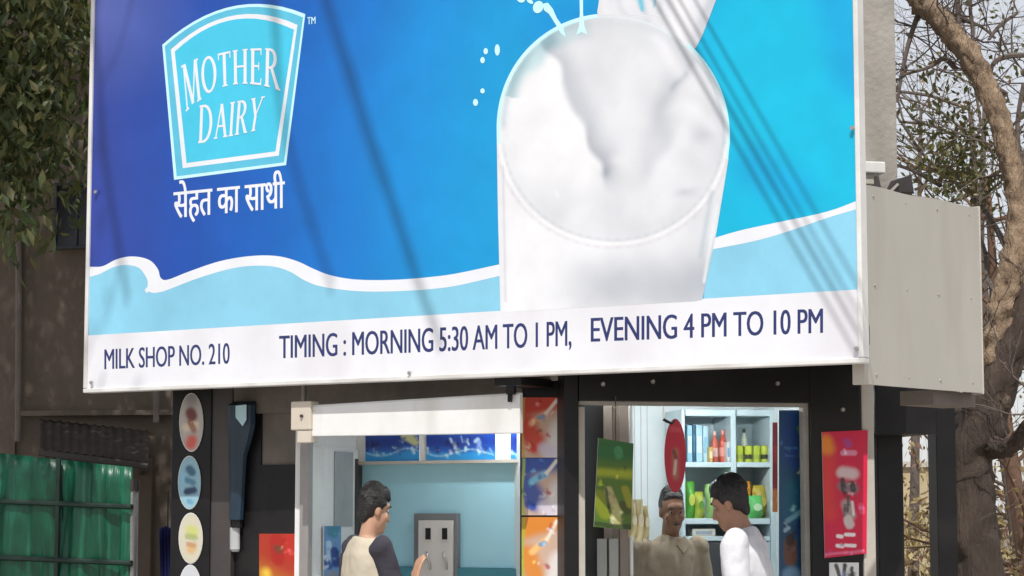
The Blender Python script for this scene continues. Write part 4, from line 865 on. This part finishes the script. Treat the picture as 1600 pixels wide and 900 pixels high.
    remeshed('trousers', tr, trousers, root, xf, .012 * s, 3, .012)
    sh2 = []
    for q in (-1, 1): mesh_g = [cap((q * .105, -.04, .045), (q * .125, .165, .035), .048, .040)]; remeshed('shoe', mesh_g, M_blackm, root, xf, .012, 2)
    # hair: cap over the skull, fringe at the front, short over ears
    rs_ = random.Random(label)
    hp = []
    if hair == 'full':
        hp += [hell((0, -.028, .052), (.086, .098, .088), 3), hell((0, .030, .088), (.074, .058, .044), 3), hell((0, -.05, .03), (.083, .075, .09), 3), hell((.062, -.01, .045), (.028, .05, .055)), hell((-.062, -.01, .045), (.028, .05, .055)), hell((0, -.075, -.01), (.062, .035, .07))]
        for k in range(110):
            a = rs_.uniform(0, 2 * math.pi); b = rs_.uniform(.1, 1.5); p = np.array([.084 * math.sin(b) * math.cos(a), -.026 + .096 * math.sin(b) * math.sin(a), .052 + .086 * math.cos(b)])
            if p[1] > .055 and p[2] < .085: continue
            d = np.array([p[0] * 5 + rs_.gauss(0, .15), (p[1] - .02) * 5 + rs_.gauss(0, .15), -.6 - 3 * max(0, .1 - p[2])]); d /= np.linalg.norm(d); hp.append(cap(H(p * .97), H(p * .985 + d * .034), .010, .003, 6))
        for k in range(9): hp.append(cap(H((-.055 + .0135 * k, .050, .100)), H((-.060 + .0145 * k, .080, .060 + rs_.uniform(-.008, .008))), .014, .005, 6))
        hp += [hell((0, -.082, -.03), (.056, .026, .05))]
    else:
        hp += [hell((0, -.042, .036), (.081, .076, .082), 3), hell((0, .0, .062), (.070, .068, .056), 3), hell((0, .03, .080), (.055, .036, .032), 3), hell((.064, -.02, .022), (.018, .042, .045)), hell((-.064, -.02, .022), (.018, .042, .045))]
    remeshed('hair', hp, hairc, root, xf, .0065 * s, 2)
    st_ = []
    for k in range(420 if hair == 'full' else 160):      # loose strands lying over the hair
        a = rs_.uniform(0, 2 * math.pi); b0 = rs_.uniform(.05, .7 if hair == 'full' else .5); b1_ = b0 + rs_.uniform(.5, .95); w_ = rs_.gauss(0, .25); q = []
        for t in (0, .33, .66, 1):
            b = b0 + (b1_ - b0) * t; aa = a + w_ * t; R0 = np.array([.087, .099, .090]) * (1.0 + .025 * t * rs_.random()); p = np.array([R0[0] * math.sin(b) * math.cos(aa), -.028 + R0[1] * math.sin(b) * math.sin(aa), .052 + R0[2] * math.cos(b)])
            if hair != 'full': p = p * [.93, .93, .96] + [0, -.004, -.002]
            q.append(p)
        if q[-1][1] > .05 and q[-1][2] < .075: continue
        st_.append(tube_geo([H(p) for p in q], [.0028, .0030, .0024, .0008], 4, False))
    if st_: V_, F_ = merge(st_); mesh_obj('hair_strands', [xf(v) for v in V_], F_, hairc, root)
    for q in (-1, 1):
        e = hell((q * .031, .080, .010), (.011, .009, .0062)); mesh_obj('eye', [xf(v) for v in e[0]], e[1], M_eye, root, smooth=True)
        e = hell((q * .031, .0865, .010), (.0062, .004, .0058)); mesh_obj('iris', [xf(v) for v in e[0]], e[1], M_iris, root, smooth=True)
        e = hell((q * .032, .091, .034), (.020, .008, .0048)); mesh_obj('eyebrow', [xf(v) for v in e[0]], e[1], hairc, root, smooth=True)
    if hair == 'bald':
        e = hell((0, .097, -.050), (.024, .010, .006)); mesh_obj('moustache', [xf(v) for v in e[0]], e[1], hairc, root, smooth=True)
    return root
M_eye = mat('eye_white', (.40, .36, .32), .3, .03); M_iris = mat('iris_dark', (.03, .018, .012), .2, .05)
M_hair = mat('black_hair', (.012, .010, .010), .45, .3, 60, .5, 120)
M_hair2 = mat('short_hair', (.025, .02, .018), .6, .3, 60, .5, 120)
sk1 = mat('skin_light_brown', (.46, .26, .17), .5, .08, 12); sk2 = mat('skin_brown', (.21, .10, .055), .5, .1, 12); sk3 = mat('skin_tan', (.36, .19, .12), .5, .1, 12)
def cloth(n, c): return mat(n, c, .85, .10, 10, .6, 9)
hb = at(588, 800, 10.42)
boy = person('young customer in beige vest and dark sleeves reaching toward the vending panel', hb[0] - .065, 10.42, (.86, .51), 1.61, sk1, cloth('dark_sleeve', (.035, .032, .045)), cloth('grey_trousers', (.10, .10, .11)), M_hair, lean=R(4), head_pitch=R(8), head_yaw=R(-4),
       rarm=[(.19, 0, 1.42), (.24, .19, 1.08), (.21, .25, 1.265)], vest=cloth('beige_vest', (.50, .44, .34)), collar=False, sxy=.80)
kh = at(1047, 810, 10.95)
person('shopkeeper with short dark hair and khaki shirt standing behind the service counter', kh[0], 10.95, (.22, -.97), 1.60, sk2, cloth('khaki_shirt', (.33, .265, .19)), cloth('brown_trousers', (.09, .07, .06)), M_hair2, head_pitch=R(10), hair='bald')
wh = at(1150, 800, 9.88)
person('black-haired man in a white shirt facing left at the service window', wh[0] + .08, 9.88, (-.90, .42), 1.65, sk3, cloth('white_shirt', (.66, .66, .69)), cloth('navy_trousers', (.04, .045, .07)), M_hair, lean=R(7), head_pitch=R(14), head_yaw=R(6))

# ================================================================== LEFT: NEIGHBOUR BUILDING, AWNING, GREEN SHEETS
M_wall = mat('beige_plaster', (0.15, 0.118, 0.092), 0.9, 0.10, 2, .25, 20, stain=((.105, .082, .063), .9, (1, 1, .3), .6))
NB = plane_px(-400, 15.0, 500, 14.3)
nb = thing('neighbour_building', 'dusty beige plastered building standing in shade left of the milk booth', 'building', NB.hit(60, 900))
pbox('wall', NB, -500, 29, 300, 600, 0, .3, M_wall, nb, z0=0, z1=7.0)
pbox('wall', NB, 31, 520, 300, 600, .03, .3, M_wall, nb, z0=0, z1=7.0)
w = pbox('window', NB, 84, 165, 285, 388, -.03, .029, mat('dark_window', (.02, .02, .026), .15, .1), nb)
for a, b, c_, d in ((84, 88, 285, 388), (88.4, 165, 285, 289), (88.4, 165, 384, 388), (118, 121, 289.4, 383.6)): pbox('window_frame', NB, a, b, c_, d, -.045, -.031, mat('dark_blue_frame', (.035, .038, .05), .4, .1), w)
pbox('doorway_shade', NB, 80, 178, 700, 900, -.005, .029, M_blackm, nb, z0=FLOOR, z1=NB.hit(120, 690)[2])  # flat black sheet on the wall, its colour makes the doorway's shade
pbox('door', NB, 180, 236, 715, 900, -.02, .029, mat('brown_door', (.12, .085, .06), .6, .15, 4), nb, z0=FLOOR, bevel=.004)
pbox('cornice', NB, 30, 500, 640, 648, -.06, .02, M_wall, nb)
for px in (28, 244):
    v, f = tube_geo([NB.off(-.05).hit(px, -150), NB.off(-.05).hit(px + 1, 500), NB.off(-.05).hit(px, 690 if px < 100 else 660)], [.022] * 3, 8); mesh_obj('rain_pipe', v, f, mat('pipe_grey_brown', (.17, .14, .12), .6, .15), nb)
# awning: corrugated sheet sloping from the wall
aw = thing('awning', 'dark sloping corrugated awning on the beige wall above the green sheets', 'awning', NB.hit(150, 735))
n = 60; T = []; B = []
for k in range(n + 1):
    px = 62 + (232 - 62) * k / n; wv = .006 * math.sin(k * 1.3)
    a = NB.hit(px, 655 + 18 * k / n); b = NB.off(-.85).hit(px, 700 + 22 * k / n); T.append(a + np.array([0, 0, wv])); B.append(b + np.array([0, 0, wv]))
o = mesh_obj('sheet', T + B, [(k, k + 1, n + 2 + k, n + 1 + k) for k in range(n)], mat('rusty_sheet', (.045, .034, .028), .8, .3, 4), aw); md = o.modifiers.new('s', 'SOLIDIFY'); md.thickness = .006
v, f = tube_geo([B[0] - [0, 0, .03], B[-1] - [0, 0, .03]], [.022, .022], 8); mesh_obj('edge_bar', v, f, M_dgrey, aw)
for k in (4, n - 4): v, f = tube_geo([B[k] - [0, 0, .03], np.array([*(NB.off(-.01).hit(62 + 170 * k / n, 740)[:2]), NB.hit(100, 740)[2]])], [.014, .014], 6); mesh_obj('strut', v, f, M_dgrey, aw)
# green translucent sheets tied on bars
GP = plane_px(-60, 12.6, 206, 12.25)
gf = thing('green_screen', 'green plastic sheet screen fixed on dark bars at the lower left', 'screen', GP.hit(100, 1190))
mg = mat('green_plastic', (0.002, 0.085, 0.042), 0.36, 0.35, 3, .35, 7, stretch=(4, 4, .6), stain=((.04, .30, .17), 4, (5, 5, .3), .6))  # lighter green upright streaks over the darker base
def green(px0, px1, seed):
    n = 46; rg = random.Random(seed); ph = [rg.uniform(0, 6) for _ in range(5)]; m_ = 14; V = []
    for j in range(m_ + 1):
        for k in range(n + 1):
            q = k / n; px = px0 + (px1 - px0) * q; y = 708 + 22 * (px / 206) + (1120 - 708) * j / m_; p = GP.hit(px, y)
            wv = .010 * math.sin(q * 19 + ph[0] + .5 * math.sin(j * .7)) + .004 * math.sin(q * 47 + ph[1] + j * .5) + .018 * math.sin(q * 7 + j * .5 + ph[2])
            V.append(GP.pt(GP.u(p), p[2], wv))
    o = mesh_obj('sheet', V, [(j * (n + 1) + k, j * (n + 1) + k + 1, (j + 1) * (n + 1) + k + 1, (j + 1) * (n + 1) + k) for j in range(m_) for k in range(n)], mg, gf, smooth=True); md = o.modifiers.new('s', 'SOLIDIFY'); md.thickness = .003
green(-70, 95, 1); green(93, 205, 2)
mb = mat('dark_green_bar', (.010, .030, .022), .5, .2)
for y in (786, 874, 1000): v, f = tube_geo([GP.off(-.035).hit(-75, y - 6), GP.off(-.035).hit(206, y + 6)], [.016, .016], 8); mesh_obj('rail', v, f, mb, gf)
for px in (92, -40): v, f = tube_geo([GP.off(-.03).hit(px, 716), (*GP.off(-.03).hit(px, 716)[:2], FLOOR)], [.016, .016], 8); mesh_obj('post', v, f, mb, gf)
pp_ = thing('steel_pipe', 'upright grey steel pipe at the right edge of the green screen', 'pipe', (*GP.hit(211, 900)[:2], FLOOR))
c = GP.hit(211, 752); v, f = tube_geo([(c[0], c[1], FLOOR), c], [.022, .022], 10); mesh_obj('shaft', v, f, mat('galvanised', (.42, .40, .38), .4, .15, metal=.4), pp_, smooth=True)
v, f = tube_geo([c - [0, 0, .05], c + [0, 0, .012]], [.028, .026], 10); mesh_obj('collar', v, f, M_dgrey, pp_)
cl2 = thing('hanging_cloth', 'dark blue cloth hanging on a hook beside the dark sticker panel', 'cloth', NB.off(-1.2).hit(262, 1000))
q = NB.off(-1.3); n = 16; V = []
for j in range(9):
    for k in range(n + 1):
        px = 250 + 26 * k / n * (.7 + .3 * j / 8) ; y = 822 + 180 * j / 8; p = q.hit(px, y + 4 * abs(k - 8) / 8); V.append(q.pt(q.u(p), p[2], .02 * math.sin(k * 1.5 + j * .2)))
o = mesh_obj('fabric', V, [(j * 17 + k, j * 17 + k + 1, (j + 1) * 17 + k + 1, (j + 1) * 17 + k) for j in range(8) for k in range(n)], mat('navy_cloth', (.02, .025, .14), .8, .2), cl2, smooth=True); md = o.modifiers.new('s', 'SOLIDIFY'); md.thickness = .006
v, f = tube_geo([q.hit(262, 823), (*q.hit(262, 822)[:2], 1.72), (*NB.off(-.0).hit(262, 822)[:2], 1.74)], [.006] * 3, 6); mesh_obj('hook', v, f, M_dgrey, cl2)

# ================================================================== TREES
def leaf_mesh(name, centres, per, spread, size, mats_, parent, seed, droop=.5, wid=.42):
    rg = np.random.default_rng(seed); V = []; Fc = []; mi = []
    for c in centres:
        k = per if np.isscalar(per) else rg.integers(*per)
        P = c + rg.normal(0, 1, (k, 3)) * spread
        for p in P:
            L = size * rg.uniform(.6, 1.3); d = rg.normal(0, 1, 3); d[2] -= droop * 1.6; d /= np.linalg.norm(d)
            a = np.cross(d, rg.normal(0, 1, 3)); a /= np.linalg.norm(a) + 1e-9; nrm = np.cross(a, d); o = len(V); w_ = L * wid
            V += [p, p + d * L * .45 + a * w_ * .5 + nrm * L * .06, p + d * L, p + d * L * .45 - a * w_ * .5 + nrm * L * .06]; Fc += [(o, o + 1, o + 2), (o, o + 2, o + 3)]
            m_ = int(rg.integers(0, len(mats_))); mi += [m_, m_]
    off = np.array(parent.location[:]); me = bpy.data.meshes.new(name); me.from_pydata((np.array(V) - off).tolist(), [], Fc)
    for m in mats_: me.materials.append(m)
    me.polygons.foreach_set('material_index', mi); me.update()
    o = bpy.data.objects.new(name, me); COL.objects.link(o); o.parent = parent; return o
def leafmat(n, c, tr=.25):
    m = mat(n, c, .5, .3, 9); t = m.node_tree; b = t.nodes['Principled BSDF']; out = t.nodes['Material Output']
    tl = t.nodes.new('ShaderNodeBsdfTranslucent'); tl.inputs[0].default_value = (c[0] * 1.6, c[1] * 1.7, c[2] * .8, 1); mx = t.nodes.new('ShaderNodeMixShader'); mx.inputs[0].default_value = tr
    t.links.new(b.outputs[0], mx.inputs[1]); t.links.new(tl.outputs[0], mx.inputs[2]); t.links.new(mx.outputs[0], out.inputs[0]); return m
L1 = [leafmat('leaf_dark', (.045, .065, .018)), leafmat('leaf_mid', (.075, .09, .025)), leafmat('leaf_olive', (.12, .115, .04))]
M_lit_bark = mat('lit_bark', (.29, .205, .135), .9, .35, 7, 1.0, 26, stretch=(3, 3, .9), stain=((.10, .072, .052), 3.2, (1.5, 1.5, .8), .9))  # paler bark: sunlight on the main limb is put into the colour
M_bark2 = mat('dark_bark', (.055, .038, .029), .9, .3, 6, .8, 20, stretch=(3, 3, .6), stain=((.12, .085, .06), 2.5, (3, 3, .5), .6))  # on the bare tree's trunk this dark tone carries its shade
M_twig = mat('twig_bark', (.12, .095, .08), .9, .25, 20)
def grow(rg, p, d, L, r, lev, out, up=.15, kids=(2, 4), jit=.30):
    n = 5; pts = [p]; dd = np.array(d, float)
    for i in range(n):
        dd = dd + rg.normal(0, jit / 2, 3) + np.array([0, 0, up * .3]); dd /= np.linalg.norm(dd); pts.append(pts[-1] + dd * L / n)
    rad = [r * (1 - .6 * i / n) for i in range(n + 1)]; out.append(tube_geo(pts, rad, 5 if r > .006 else 4, cap=False))
    if lev > 0:
        for _ in range(rg.integers(*kids)):
            i = rg.integers(1, n + 1); a = rg.normal(0, 1, 3); a -= dd * a.dot(dd); a /= np.linalg.norm(a); grow(rg, pts[i], dd * .75 + a * rg.uniform(.5, 1.0), L * rg.uniform(.5, .75), rad[i] * .62, lev - 1, out, up, kids, jit)
    return pts
def pxlimb(rows, y, m_=11):
    """rows: (px, py, width px, extra depth) -> smooth path with radius"""
    P = []
    for r in rows:
        yy = y + (r[3] if len(r) > 3 else 0); p = at(r[0], r[1], yy); P.append((*p, r[2] / 2 * yy / F))
    return smooth_path(P, m_)
def rough_tube(P, seed, n=18, amp=.11):
    V, Fc = tube_geo([p[:3] for p in P], [p[3] for p in P], n); rg = np.random.default_rng(seed); k = len(P); nz = rg.normal(0, 1, (k, n)); nz = (nz + np.roll(nz, 1, 0) + np.roll(nz, -1, 0)) / 3
    V = [np.array(v) + (np.array(v) - P[i // n][:3]) * amp * nz[i // n, i % n] * 1.7 for i, v in enumerate(V)]
    return V, Fc
# ---- right: bare tree close to the booth
DT = 12.4
rt = thing('bare_tree', 'large bare tree with thick tan limb curving over the right of the booth', 'tree', at(1530, 1230, DT) * [1, 1, 0])
zb = at(1535, 900, DT)
trunk = smooth_path([(zb[0] - .05, DT, 0, .22), (zb[0] - .04, DT, .5, .17)] + [(*at(a, b, DT), w_ / 2 * DT / F) for a, b, w_ in [(1532, 900, 78), (1522, 830, 74), (1512, 760, 72), (1520, 700, 74), (1538, 640, 76), (1562, 575, 66), (1588, 515, 54), (1612, 450, 46)]], 6)
limbA = pxlimb([(1548, 640, 60), (1552, 590, 54), (1556, 540, 52), (1568, 480, 48), (1582, 420, 46), (1590, 350, 40), (1586, 290, 38), (1572, 225, 37), (1553, 165, 38), (1525, 105, 38), (1490, 55, 38), (1455, 18, 36), (1425, -12, 34), (1380, -60, 30), (1330, -130, 24)], DT)
limbB = pxlimb([(1540, 660, 40), (1500, 640, 30, .2), (1474, 600, 22, .4), (1462, 540, 16, .6)], DT)
limbC = pxlimb([(1606, 460, 50), (1640, 380, 42, .2), (1680, 280, 34, .3), (1700, 150, 26, .2)], DT)
limbD = pxlimb([(1532, 690, 46), (1575, 700, 30, -.2), (1612, 660, 24, -.4), (1650, 610, 18, -.5)], DT)
mesh_obj('trunk', *rough_tube(trunk, 1), M_bark2, rt, smooth=True)
for i, (L_, mm) in enumerate(((limbA, M_lit_bark), (limbB, M_bark2), (limbC, M_bark2), (limbD, M_bark2))): mesh_obj('limb', *rough_tube(L_ * [1, 1, 1, .9], 2 + i, 20, .17), mm, rt, smooth=True)
rg = np.random.default_rng(5); tw = []; tips = []
named = [[(1572, 150, 14), (1548, 130, 9), (1552, 100, 8), (1575, 88, 9), (1610, 86, 8)], [(1496, 110, 9), (1475, 92, 8), (1452, 105, 6), (1408, 118, 4)], [(1502, 60, 9), (1496, 20, 8), (1500, -30, 7)], [(1516, 90, 9), (1520, 50, 7), (1516, 10, 6), (1522, -40, 5)], [(1440, 10, 12), (1425, 50, 8), (1412, 100, 7), (1402, 160, 5)], [(1592, 250, 9), (1590, 190, 8), (1600, 130, 8)], [(1588, 300, 12), (1605, 230, 10), (1640, 200, 8)],
         [(1580, 400, 11), (1540, 330, 8, .4), (1500, 290, 7, .7), (1450, 250, 5, .9), (1400, 180, 3, 1.0)], [(1570, 470, 10), (1545, 440, 8, .3), (1538, 390, 7, .5), (1515, 330, 5, .7)], [(1500, 215, 5, .6), (1455, 196, 5, .8), (1405, 190, 4, .9)], [(1470, 290, 8, .6), (1430, 268, 7, .7), (1402, 258, 5, .8)], [(1545, 62, 5), (1562, 40, 6), (1590, 20, 5)], [(1455, 25, 8), (1480, 20, 6), (1530, 40, 5), (1556, 60, 4)]]
for rows in named:
    P = pxlimb(rows, DT + .1, 5); tw.append(tube_geo([p[:3] for p in P], [max(p[3], .004) for p in P], 6, False)); tips += [p[:3] for p in P[2::2]]
for L_, stp in ((limbA[33:], 6), (limbB[11:], 5), (limbC[8:], 5), (limbD[9:], 4)): tips += [p[:3] for p in L_[::stp]]
for p in tips:
    for _ in range(1):
        d = rg.normal(0, 1, 3) * [1, .7, .8] + [-.25, .1, .25]; d /= np.linalg.norm(d); grow(rg, np.array(p), d, rg.uniform(.35, .8), rg.uniform(.004, .007), 2, tw, .1, (2, 5), .4)
mesh_obj('twigs', *merge(tw), M_twig, rt)
# tufts of small olive leaves left on the twigs
cen = [at(rg.normal(1492, 34), rg.normal(258, 28), DT + rg.uniform(.2, 1.0)) for _ in range(70)] + [at(rg.normal(1470, 14), rg.normal(150, 28), DT + .4) for _ in range(12)] + [at(rg.uniform(1420, 1600), rg.uniform(0, 330), DT + .5) for _ in range(30)]
leaf_mesh('leaf_tufts', cen, (6, 16), .07, .055, [leafmat('leaf_dry_olive', (.15, .14, .05)), leafmat('leaf_dry_brown', (.13, .10, .05)), L1[1]], rt, 21)
# ---- further bare trees and dry shrubs behind, right
def bg_tree(name, label, px, y, hpx, seed, lean=0, group='bare trees behind the booth on the right', leaves=None, m=M_twig, n0=7, lev=4, r0=.07):
    b = at(px, 800, y) * [1, 1, 0]; t = thing(name, label, 'tree' if 'tree' in name else 'shrub', b, group); rg = np.random.default_rng(seed); ztop_ = at(px, hpx, y)[2]; out = []
    if 'tree' in name:
        P = smooth_path([(b[0], b[1], 0, r0), (b[0] + lean * .3, b[1], ztop_ * .25, r0 * .8), (b[0] + lean * .7, b[1] + .1, ztop_ * .5, r0 * .6), (b[0] + lean, b[1], ztop_ * .8, r0 * .25)], 5); mesh_obj('trunk', *rough_tube(P, seed), m, t, smooth=True)
        st = P[4:]
        for k in range(n0 * 2): p = st[rg.integers(0, len(st))]; d = rg.normal(0, 1, 3) * [1, .8, .5] + [0, 0, .7]; d /= np.linalg.norm(d); grow(rg, p[:3], d, ztop_ * rg.uniform(.16, .30), r0 * .22, lev, out, .15, (2, 5), .35)
    else:
        for k in range(n0 * 3): d = rg.normal(0, 1, 3) * [1, .8, .3] + [0, 0, 1.0]; d /= np.linalg.norm(d); grow(rg, b + rg.normal(0, 1, 3) * [.25, .2, 0], d, ztop_ * rg.uniform(.4, .7), .012, lev, out, .1, (2, 5), .4)
    mesh_obj('branches', *merge(out), m, t)
    if leaves:
        pts = [np.array(o[0][-1]) for o in out]; idx = rg.integers(0, len(pts), min(leaves[0], 4 * len(pts))); leaf_mesh('leaves', [pts[i] for i in idx], leaves[1], leaves[2], leaves[3], leaves[4], t, seed + 1)
dry = [leafmat('dry_straw', (.42, .34, .17)), leafmat('dry_beige', (.36, .27, .14)), leafmat('dry_brown', (.20, .13, .07))]
red = [leafmat('dry_redbrown', (.17, .09, .055)), leafmat('dry_brown2', (.13, .085, .055)), dry[1]]
bg_tree('bare_tree', 'thin bare tree with fine twigs far behind the tan limb', 1500, 19, -80, 31, .3, n0=4, lev=3)
bg_tree('bare_tree', 'thin bare tree at the far right edge behind the leaning trunk', 1610, 17, -60, 32, -.4, n0=5, lev=3, leaves=(260, 5, .1, .06, red))
bg_tree('bare_tree', 'slender bare tree rising close beside the grey pillar', 1420, 22, -40, 33, .2, n0=4, lev=3, r0=.06)
bg_tree('dry_shrub', 'straw coloured dry shrub seen between the two dark side posts', 1432, 16.5, 715, 41, group='dry shrubs behind the booth', leaves=(500, 6, .10, .09, dry), m=mat('straw_stem', (.40, .31, .17), .9, .2), n0=6, lev=3)
bg_tree('dry_shrub', 'dull brown dry shrub right of the grey side post', 1506, 18, 735, 42, group='dry shrubs behind the booth', leaves=(400, 6, .10, .09, red), n0=6, lev=3)
bg_tree('dry_shrub', 'red brown dry shrub in the lower right corner', 1592, 13.6, 690, 43, group='dry shrubs behind the booth', leaves=(420, 6, .09, .07, red), n0=6, lev=3)
bg_tree('dry_shrub', 'brown dry shrub behind the tree trunk', 1560, 20, 640, 44, group='dry shrubs behind the booth', leaves=(420, 6, .12, .09, red), n0=7, lev=3)
bg_tree('bare_tree', 'dense red brown bare tree at the right edge above the leaning trunk', 1625, 14.5, 60, 37, -.3, n0=9, lev=3, leaves=(160, 4, .1, .05, red), m=mat('red_twig', (.15, .085, .055), .9, .2))
fw_ = thing('boundary_wall', 'sunlit straw coloured boundary wall far behind the dark side posts', 'wall', (5.0, 27, 0))
aabox('wall', 3.9, 5.7, 27, 27.25, 0, 2.15, mat('straw_plaster', (.46, .38, .23), .9, .15, 2, .3, 10, stain=((.30, .23, .13), .8, (1, 1, 1), .6)), fw_); aabox('coping', 3.85, 5.75, 26.95, 27.3, 2.151, 2.22, M_cream, fw_)
bk = thing('metal_box', 'small dark metal box on a stand beside the tree trunk', 'box', at(1508, 900, 13.2) * [1, 1, 0])
q = plane_px(1400, 13.2, 1600, 13.2); pbox('case', q, 1494, 1528, 806, 880, 0, .25, M_blackm, bk, bevel=.01); pbox('panel', q, 1501, 1514, 826, 858, -.012, -.001, mat('dim_panel', (.12, .13, .14), .3, .1), bk); pbox('stand', q, 1504, 1518, 880, 900, .08, .16, M_dgrey, bk, z0=0)
# ---- left: leafy tree hanging in front of the beige wall
lt_ = thing('leafy_tree', 'dark leafy tree hanging over the brown wall left of the signboard', 'tree', (-4.9, 12.4, 0.0))
P = smooth_path([(-4.9, 12.4, 0, .24), (-4.85, 12.4, 1.5, .19), (-4.7, 12.4, 3.0, .16), (-4.4, 12.5, 4.4, .13), (-4.0, 12.6, 6.0, .09)], 5); mesh_obj('limb', *rough_tube(smooth_path([(-4.2, 12.5, 5.2, .09), (-4.1, 11.2, 7.2, .07), (-3.95, 9.6, 8.8, .04)], 5), 59, 8), M_bark2, lt_, smooth=True); mesh_obj('trunk', *rough_tube(P, 51), M_bark2, lt_, smooth=True)
for i, e in enumerate([(-2.75, 12.3, 4.3), (-3.0, 12.0, 3.8), (-3.2, 12.0, 5.6), (-2.2, 12.6, 5.8), (-4.2, 12.0, 6.6), (-3.0, 13.2, 6.9)]):
    s0 = P[10 + i % 6][:3]; e = np.array(e); L_ = smooth_path([(*s0, .07), (*((s0 + e) / 2 + [0, 0, .25]), .045), (*e, .018)], 5); mesh_obj('limb', *rough_tube(L_, 60 + i, 8), M_bark2, lt_, smooth=True)
rg = np.random.default_rng(9); cen = []
while len(cen) < 560:
    p = np.array([rg.uniform(-5.6, -1.3), rg.uniform(11.5, 13.8), rg.uniform(3.9, 8.4)])
    if abs((p[0] + 3.45) / 2.1) ** 3 + abs((p[1] - 12.65) / 1.15) ** 3 + abs((p[2] - 6.1) / 2.25) ** 3 < 1 and (p[2] > 4.55 or p[0] < -3.1): cen.append(p)
while len(cen) < 800:            # high canopy out of view, added to shade the lower boughs
    p = np.array([rg.uniform(-5.4, -2.65), rg.uniform(7.9, 10.9), rg.uniform(6.6, 11.0)])
    if ((p[0] + 3.95) / 1.4) ** 2 + ((p[1] - 9.4) / 1.5) ** 2 + ((p[2] - 8.8) / 2.2) ** 2 < 1: cen.append(p)
while len(cen) < 920:            # lower boughs that hang into view
    px, py = rg.uniform(-90, 122), rg.uniform(-60, 345)
    lim = np.interp(px, [-90, 0, 45, 60, 95, 120, 150], [360, 330, 325, 245, 262, 300, 180])
    if py > lim + rg.normal(0, 8): continue
    yy = rg.uniform(11.7, 12.8); cen.append(at(px - 6, py, yy))
leaf_mesh('crown', cen, (22, 50), .14, .095, [L1[0], L1[0], L1[1], L1[2]], lt_, 71, droop=.9)
# ---- street tree and overhead cables before the shop, above the frame: they throw the streaks on the sign
st = thing('street_tree', 'tall street tree beside the road before the shop, above the view', 'tree', (-4.2, 6.6, 0))
P = smooth_path([(-4.2, 6.6, 0, .2), (-4.1, 6.6, 2.5, .17), (-3.8, 6.7, 5, .14), (-3.4, 6.8, 8.4, .11), (-2.6, 6.4, 12.0, .07)], 5); mesh_obj('trunk', *rough_tube(P, 81), M_bark2, st, smooth=True)
def shadow_pt(px, py, t): return S.hit(px, py) + np.array(sv[:]) * t
def bough(rows, seed):
    L_ = smooth_path([(-2.6, 6.4, 12.0, .05)] + [(*shadow_pt(a, b, t), r) for a, b, t, r in rows], 6); mesh_obj('limb', *rough_tube(L_, seed, 8), M_bark2, st, smooth=True); return L_
b1 = bough([(470, -90, 6.6, .032), (512, 10, 6.2, .023), (560, 160, 5.8, .022), (610, 310, 5.4, .020), (650, 430, 5.1, .017), (690, 540, 4.9, .014)], 82)
b2 = bough([(400, -60, 7.0, .03), (440, 180, 6.6, .014), (490, 360, 6.2, .013), (520, 450, 6.0, .012)], 83)
b3 = bough([(130, -60, 7.0, .03), (150, 80, 6.6, .02), (165, 260, 6.4, .018), (200, 470, 6.2, .012)], 84)
tw = []; rg = np.random.default_rng(15)
for L_ in (b3,):
    for p in L_[10::4]: d = rg.normal(0, 1, 3) + [-.4, 0, 0]; d /= np.linalg.norm(d); grow(rg, p[:3], d, .5, .008, 2, tw, .1, (1, 3), .4)
mesh_obj('twigs', *merge(tw), M_twig, st)
cen = [np.array([rg.uniform(-5.4, -2.75), rg.uniform(5.2, 8.2), rg.uniform(7.0, 10.6)]) for _ in range(260)]
leaf_mesh('crown', cen, (20, 40), .16, .11, L1, st, 72)
M_cable = mat('black_cable', (.02, .02, .02), .5, .1)
for i, (dx, lb) in enumerate([(0, 'overhead cable before the signboard, leftmost of four'), (22, 'overhead cable before the signboard, second of four'), (40, 'overhead cable before the signboard, third of four'), (64, 'overhead cable before the signboard, rightmost of four')]):
    a, b = shadow_pt(1010 + dx, -20, 1.5), shadow_pt(1290 + dx, 470, 2.6); d = (b - a) / np.linalg.norm(b - a)
    e0, e1 = a - d * 7.0, b + d * 6.0; pts = [e0 + (e1 - e0) * k / 20 for k in range(21)]
    v, f = tube_geo(pts, [(.0065, .008, .005, .005)[i]] * 21, 6); tag(mesh_obj('overhead_cable', v, f, M_cable, smooth=True), lb, 'cable', 'overhead cables')
